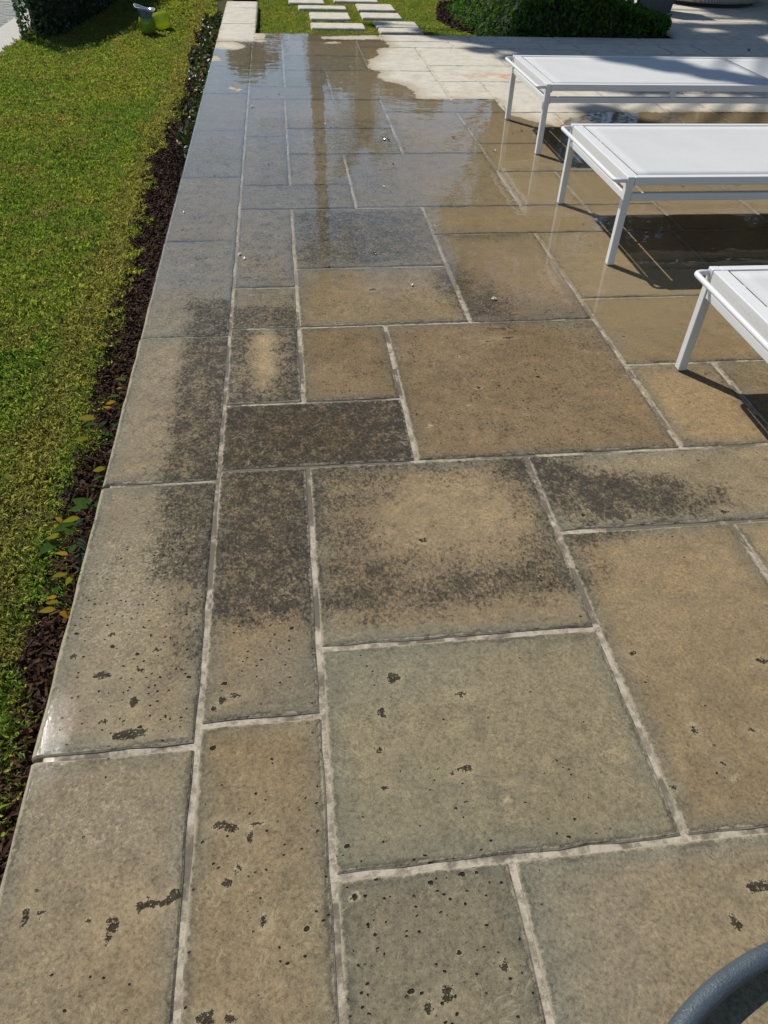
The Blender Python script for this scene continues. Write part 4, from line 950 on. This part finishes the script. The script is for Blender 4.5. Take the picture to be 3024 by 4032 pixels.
# ------------------------------------------------------------------ hose
g = NG('blue_grey_hose'); P = g.pos(); c = g.mix(g.noise(P, 14, 5, .7), (.040, .054, .068), (.078, .098, .115)); c = g.mix(g.step(g.noise(P, 110, 4, .7), .62, .75, 0, .5), c, (.20, .22, .23))
b = g.bsdf(Base_Color=c, Roughness=.38, Specular_IOR_Level=.5); g.l(g.bump(g.add(g.noise(P, 180, 4, .7), g.noise(P, 45, 4, .7)), .0016), b.inputs['Normal'])
ctrl = [at(2500, 4300, .055), at(2600, 4190, .05), at(2672, 4060, .045), at(2760, 3952, .04), at(2880, 3848, .036), at(3040, 3754, .033), at(3240, 3690, .030), at(3500, 3680, .026), at(3900, 3780, .022)]
zc_ = [.055, .05, .045, .042, .038, .034, .030, .026, .022]
def catmull(P, n=10):
    out = []; P = [P[0]]+P+[P[-1]]
    for i in range(1, len(P)-2):
        p0, p1_, p2_, p3 = [Vector(q) for q in P[i-1:i+3]]
        for k in range(n):
            t = k/n; out.append(.5*((2*p1_)+(p2_-p0)*t+(2*p0-5*p1_+4*p2_-p3)*t*t+(3*p1_-p0-3*p2_+p3)*t**3))
    out.append(Vector(P[-2])); return out
pp = catmull([(c_[0], c_[1], z) for c_, z in zip(ctrl, zc_)])
o = MB().tube(pp, .0165, 20).build('hose', g.m, None, True); tag(o, 'thick blue grey hose curving across the nearest right corner', 'hose')

# ------------------------------------------------------------------ fallen leaves and petals, and glints shaped as white flakes
M_PETAL_GLINT = simple('white_petal_or_glint', (.70, .66, .58), .35); M_DEAD = simple('brown_leaf_litter', (.10, .055, .03), .35); M_DLEAF = simple('dark_wet_leaf', (.03, .022, .016), .2); M_GLEAF = simple('green_leaf_litter', (.10, .13, .03), .4)
def litter(px, py, L_, kind, lb, cat='leaf', rz=None):
    x_, y_ = at(px, py, .004); mat = {'w': M_PETAL_GLINT, 'b': M_DEAD, 'd': M_DLEAF, 'g': M_GLEAF}[kind]
    rr = random.Random(px*7+py); n = 7; V = []; F_ = []
    for i in range(n+1):
        t = i/n; wv_ = L_*.28*math.sin(math.pi*t)+.0003; z = .004+L_*.30*math.sin(math.pi*t)*rr.uniform(.5, 1)
        V += [(L_*(t-.5), -wv_, z+wv_*rr.uniform(-.3, .9)), (L_*(t-.5), 0, z-.3*wv_), (L_*(t-.5), wv_, z+wv_*rr.uniform(-.3, .9))]
    for i in range(n): a = 3*i; F_ += [(a, a+3, a+4, a+1), (a+1, a+4, a+5, a+2)]
    o = obj({'w': 'petal_or_glint', 'b': 'fallen_leaf', 'd': 'fallen_leaf', 'g': 'fallen_leaf'}[kind], V, F_, mat, None, (x_, y_, 0)); o.rotation_euler = (0, 0, rr.uniform(0, 6.28) if rz is None else rz)
    tag(o, lb, 'petal' if kind == 'w' else 'leaf'); return o
for a in [(1512, 549, .035, 'd', 'dark curled wet leaf in the middle of the big puddle'), (1530, 552, .030, 'd', 'smaller dark leaf lying just right of the curled wet leaf'),
          (1474, 997, .030, 'g', 'green leaf on the mottled stone in the middle of the terrace'), (1946, 1177, .026, 'w', 'white petal on the stone with the ochre and purple stain'),
          (1622, 1121, .020, 'w', 'white petal on the long brown slab'), (942, 1001, .022, 'w', 'white petal on the joint beside the coping, upper of two'), (960, 1017, .022, 'w', 'white petal beside the coping joint, lower of two'),
          (1786, 542, .030, 'b', 'brown leaf on the wet slab left of the farthest lounger'), (1945, 594, .028, 'w', 'pale curled petal in the puddle between the two far loungers'), (2053, 516, .022, 'b', 'small brown leaf by the foot of the farthest lounger'),
          (1057, 647, .016, 'd', 'tiny black leaf on the grey slab next to the coping'), (1548, 645, .018, 'd', 'small black leaf on the largest reflecting slab'), (993, 420, .030, 'w', 'white petal near the coping joint in the blue reflection'),
          (1034, 302, .022, 'd', 'dark speck of leaf beside the reflected palm frond'), (1278, 489, .024, 'w', 'white glint beside the reflected palm trunk, modelled as a pale flake'), (1310, 485, .016, 'w', 'tiny white glint right of the reflected palm trunk, modelled as a flake'),  # both white flakes by the trunk are glints painted as shapes
          (1510, 735, .018, 'w', 'white glint on the reflecting slab, modelled as a small flake'), (2600, 756, .020, 'w', 'white petal seen through the rails of the middle lounger'), (2685, 729, .022, 'd', 'dark leaf seen through the rails of the middle lounger'),  # the flake on the reflecting slab is a painted glint
          (2735, 140, .060, 'w', 'wilted white blossom on the sunlit paving right of the hedge'), (2888, 146, .060, 'w', 'grey white wilted blossom farthest right on the sunlit paving'), (2947, 200, .050, 'd', 'dark curled leaf on the shaded paving behind the far lounger'),
          (2192, 377, .016, 'w', 'white petal seen under the top rail of the farthest lounger'), (725, 835, .014, 'w', 'tiny white petal on the coping in the bluish film'), (845, 692, .012, 'd', 'tiny black speck of leaf on the coping'), (1100, 372, .016, 'd', 'dark speck of leaf in the long slab under the blue reflection')]:
    litter(*a)
for a in [(1700, 330, .05), (2150, 165, .05)]: pass
x_, y_ = at(1960, 1295, .004); mb = MB(); mb.tube([(-.035, .0, .004), (.0, .002, .006), (.030, .0, .005)], .0012, 5); mb.tube([(.018, -.006, .004), (.020, .010, .006)], .001, 5)
o = mb.build('twig', M_DEAD, None, loc=(x_, y_, 0)); tag(o, 'thin brown twig on the large square slab near its far edge', 'twig')

# ------------------------------------------------------------------ trees round the garden (they stand in the puddle's reflection and cast the shade)
M_FROND = leaf_mat('palm_frond', (.035, .065, .015), (.07, .11, .025), .4, .3)
M_OLDFROND = leaf_mat('dry_frond', (.20, .12, .04), (.28, .16, .05), .6, .2)
g = NG('palm_trunk'); P = g.pos(); wv = g.n('ShaderNodeTexWave', wave_type='BANDS', bands_direction='Z'); g.l(P, wv.inputs[0]); wv.inputs['Scale'].default_value = 3.0; wv.inputs['Distortion'].default_value = 2
c = g.mix(wv.outputs['Fac'], (.12, .085, .055), (.22, .17, .12)); b = g.bsdf(Base_Color=c, Roughness=.85); g.l(g.bump(wv.outputs['Fac'], .02), b.inputs['Normal']); M_TRUNK = g.m
def frond_mesh(L_, droop, mat, seed, wd=.35):
    r_ = random.Random(seed); V = []; n = 26; pts_ = []
    for i in range(n+1):
        t = i/n; pts_.append(Vector((L_*(t-.12*t*t*droop), 0, L_*(.25*t-.55*droop*t*t))))
    q = []
    for i in range(2, n+1):
        p = pts_[i]; tg = (pts_[i]-pts_[i-1]).normalized(); t = i/n; ll = wd*L_*(.35+.65*math.sin(math.pi*min(1, t*1.05)))*.8
        for s_ in (-1, 1):
            d = (Vector((tg.x*.55, s_*.85, -.30-r_.uniform(0, .3)))).normalized(); e = p+d*ll*r_.uniform(.85, 1.1); wv_ = tg*(.016*L_/2.2)
            q.append([p-wv_, p+wv_, p.lerp(e, .6)+wv_*.8, e, p.lerp(e, .6)-wv_*.8])
    for i in range(n):
        p, e = pts_[i], pts_[i+1]; wv_ = Vector((0, .02*(1-i/n)+.005, 0)); q.append([p-wv_, p+wv_, p.lerp(e, .5)+wv_, e+wv_*.9, e-wv_*.9])
    A = np.array([[list(v) for v in f] for f in q]); me = quads_mesh('frond', A, mat, 5)
    t_ = me.attributes.new('tone', 'FLOAT', 'FACE'); t_.data.foreach_set('value', np.random.default_rng(seed).uniform(0, .9, len(q)).astype(np.float32)); return me
def palm(base, crown, r0, r1, L_, nf, label, seed, dry=0):
    root = empty('palm_tree', base); tag(root, label, 'palm tree')
    c_ = Vector(crown)-Vector(base); n = 16; pts_ = []; rs = []
    for i in range(n+1):
        t = i/n; pts_.append((c_.x*t**1.3, c_.y*t**1.3, c_.z*t)); rs.append(r0*(1.35-.35*min(1, t*6))*(1-t)+r1*t)
    MB().tube(pts_, rs, 14).build('trunk', M_TRUNK, root, True)
    fm = [frond_mesh(L_, dd, M_FROND, seed+k) for k, dd in enumerate((.5, .9, 1.4, 1.9))]; dm = frond_mesh(L_*.7, 2.6, M_OLDFROND, seed+9)
    r_ = random.Random(seed)
    for k in range(nf):
        lv = k % 4; o = link_obj('frond', fm[lv], root, tuple(c_)); o.rotation_euler = (0, R((-38, -18, 0, 14)[lv]+r_.uniform(-8, 8)), k*2.39996+r_.uniform(-.1, .1))
    for k in range(dry):
        o = link_obj('dry_frond', dm, root, (c_.x, c_.y, c_.z-.15)); o.rotation_euler = (0, R(35+r_.uniform(-10, 20)), k*2*math.pi/dry+r_.uniform(-.2, .2))
    return root
palm((.80, 19.9, ZF), (.98, 19.9, 9.6), .17, .14, 3.0, 26, 'slender tall palm, mirrored as the left trunk in the puddle', 21)
palm((1.66, 16.9, ZF), (1.70, 16.9, 3.35), .17, .15, 1.15, 26, 'stout lower palm with a dry skirt, mirrored as the right trunk in the puddle', 31, 18)
M_TREE = leaf_mat('broad_leaf', (.020, .045, .012), (.055, .090, .020), .5, .25); M_BARK = simple('tree_bark', (.10, .08, .06), .9, .3, 15, .02, 20)
def tree(base, hgt_, rad, crown_h, nl, label, seed, lsz=.16):
    r_ = np.random.default_rng(seed); rr = random.Random(seed)
    root = empty('broadleaf_tree', base); tag(root, label, 'tree')
    mb = MB(); mb.tube([(0, 0, 0), (.1, .05, hgt_*.3), (.0, .1, hgt_*.62)], [.2, .16, .08], 10)
    for k in range(7):
        a = k*2.4; mb.tube([(0.05, .05, hgt_*(.3+.04*k)), (math.cos(a)*rad*.5, math.sin(a)*rad*.5, hgt_*(.5+.05*k)), (math.cos(a)*rad*.85, math.sin(a)*rad*.85, hgt_*(.58+.05*k))], [.09, .05, .02], 6)
    mb.build('trunk', M_BARK, root, True)
    nb = 26; C = []
    for k in range(nb):
        a = rr.uniform(0, 6.28); q = rad*rr.uniform(.2, .95); z = hgt_-crown_h/2+crown_h*rr.uniform(-.42, .42); br = rad*rr.uniform(.25, .45)
        m = nl//nb; v = r_.normal(0, 1, (m, 3)); v /= np.linalg.norm(v, axis=1)[:, None]; v *= (br*r_.uniform(.55, 1.05, m))[:, None]; v[:, 2] *= .75
        C.append(v+np.array([math.cos(a)*q, math.sin(a)*q, z]))
    C = np.concatenate(C); o = leaves('crown', C, lsz, M_TREE, None, 1, root, .55, seed=seed); o['kind'] = 'stuff'
    return root
def oak(base, trunk_pts, z, targets, label, seed, lsz=.14):
    """spreading tree whose leaf clumps hang where their shade falls on the terrace"""
    r_ = np.random.default_rng(seed); root = empty('spreading_tree', base); tag(root, label, 'tree'); b_ = Vector(base)
    mb = MB(); pts_ = [Vector(p)-b_ for p in trunk_pts]; mb.tube(pts_, [.30-.18*i/(len(pts_)-1) for i in range(len(pts_))], 12)
    C = []; tip = pts_[-1]
    for (gx, gy, rad) in targets:
        zz = z+random.uniform(-.3, .3); k = zz*.8098; p = Vector((gx-k*.5878, gy+k*.8090, zz))-b_
        mb.tube([tip, tip.lerp(p, .5)+Vector((0, 0, .3)), p], [.07, .05, .02], 6)
        m = int(4200*(rad/.6)**2)+60; v = r_.normal(0, 1, (m, 3)); v /= np.linalg.norm(v, axis=1)[:, None]; v *= (rad*r_.uniform(0, 1, m)**.4)[:, None]; v[:, 2] *= .6
        C.append(v+np.array(p))
    mb.build('trunk', M_BARK, root, True)
    o = leaves('crown', np.concatenate(C), lsz, M_TREE, None, 1, root, .55, seed=seed); o['kind'] = 'stuff'
oak((6.4, 21.2, ZF-.02), [(6.4, 21.2, ZF-.02), (6.2, 20.9, 4), (5.4, 20.0, 8), (2.6, 17.7, 10.3), (-.2, 15.4, 10.4)], 9.6,
    [(1.25, 8.5, .16), (1.5, 8.35, .25), (1.8, 8.2, .3), (2.1, 8.0, .42), (2.6, 7.8, .58), (3.2, 7.75, .62), (3.8, 7.7, .6), (4.25, 7.5, .4), (1.65, 7.65, .13), (1.9, 7.3, .15), (2.0, 7.0, .15), (2.6, 6.6, .5), (3.4, 6.7, .6), (2.9, 8.3, .4), (3.3, 8.2, .35), (4.3, 7.0, .6), (3.0, 7.2, .5), (3.7, 7.3, .5), (2.35, 7.5, .35),
     (2.05, 5.6, .15), (2.1, 5.35, .18), (2.25, 5.12, .19), (2.45, 4.9, .17), (2.65, 4.65, .15), (2.85, 4.45, .13), (3.0, 4.3, .1), (.85, 9.25, .1), (1.3, 8.8, .12)], 'spreading tree behind the stepping stones whose boughs shade the far terrace edge', 41)
oak((6.6, 24.0, ZF-.02), [(6.6, 24.0, ZF-.02), (6.5, 23.8, 5), (5.4, 22.6, 10), (3.0, 20.6, 13.2), (.8, 18.8, 13.6)], 13.0,
    [(4.3, 9.12, .16), (4.6, 9.0, .18), (4.95, 8.9, .24), (5.35, 8.8, .36), (5.8, 8.5, .45), (6.3, 8.0, .45), (5.9, 9.4, .6), (6.7, 9.0, .8), (5.55, 10.3, .5), (6.3, 10.4, .7), (5.3, 11.2, .7), (6.3, 11.4, .8), (4.7, 11.6, .6), (5.4, 12.3, .8), (2.75, 8.7, .3), (2.5, 8.1, .4), (3.2, 8.4, .4), (2.85, 9.0, .35), (3.3, 8.9, .5), (3.8, 9.0, .4), (3.4, 9.7, .5), (4.1, 9.9, .3), (7.3, 10.2, .8), (6.0, 10.0, .6), (6.9, 8.2, .6), (5.2, 10.0, .3), (7.0, 11.2, .8), (3.5, 10.4, .6), (2.9, 9.6, .35), (5.6, 9.0, .4), (6.2, 12.2, .8)], 'second spreading tree farther back that shades the daybed and the hedge', 42)
tr_specs = [((5.6, 20.0), 8.2, 2.6, 7.0, 'dense tree beyond the paving, left of the right hand trees'), ((8.2, 17.5), 11.0, 3.2, 9.8, 'tall dense tree behind the daybed, mirrored dark in the puddle'), ((9.8, 12.8), 9.5, 3.0, 8.4, 'dense unseen tree at the right of the garden, added to block sky light'),  # the last tree here is added out of view to block the sky
            ((10.0, 7.8), 9.0, 2.8, 8.0, 'dense unseen tree level with the loungers, added to block sky light'), ((2.6, 24.0), 3.9, 1.7, 3.4, 'small round tree far behind the stout palm'), ((-.55, 23.5), 3.5, 1.1, 3.0, 'narrow small tree far behind the coping end'), ((9.5, 3.0), 7.0, 2.6, 6.2, 'dense tree right of the terrace nearest the viewer'), ((4.3, 26), 5.0, 2.2, 4.4, 'wide low tree far behind the right trunk'), ((7.4, 13.4), 6.5, 1.9, 5.2, 'rounded unseen tree behind the round daybed, added to deepen the shade'), ((8.3, 9.6), 6.0, 1.8, 4.8, 'small dense unseen tree right of the daybed, added to deepen the shade'), ((13.5, 19.0), 10.5, 3.6, 9.0, 'far dense tree in the right corner of the garden')]  # trees by the loungers and daybed are added to dim the sky light
for k, (p, h_, rd, chh, lb) in enumerate(tr_specs): tree((p[0], p[1], ZF-.02), h_, rd, chh, 9000, lb, 70+k)
print('objects', len(bpy.data.objects), 'tris', sum(len(o.data.polygons) for o in bpy.data.objects if o.type == 'MESH'))
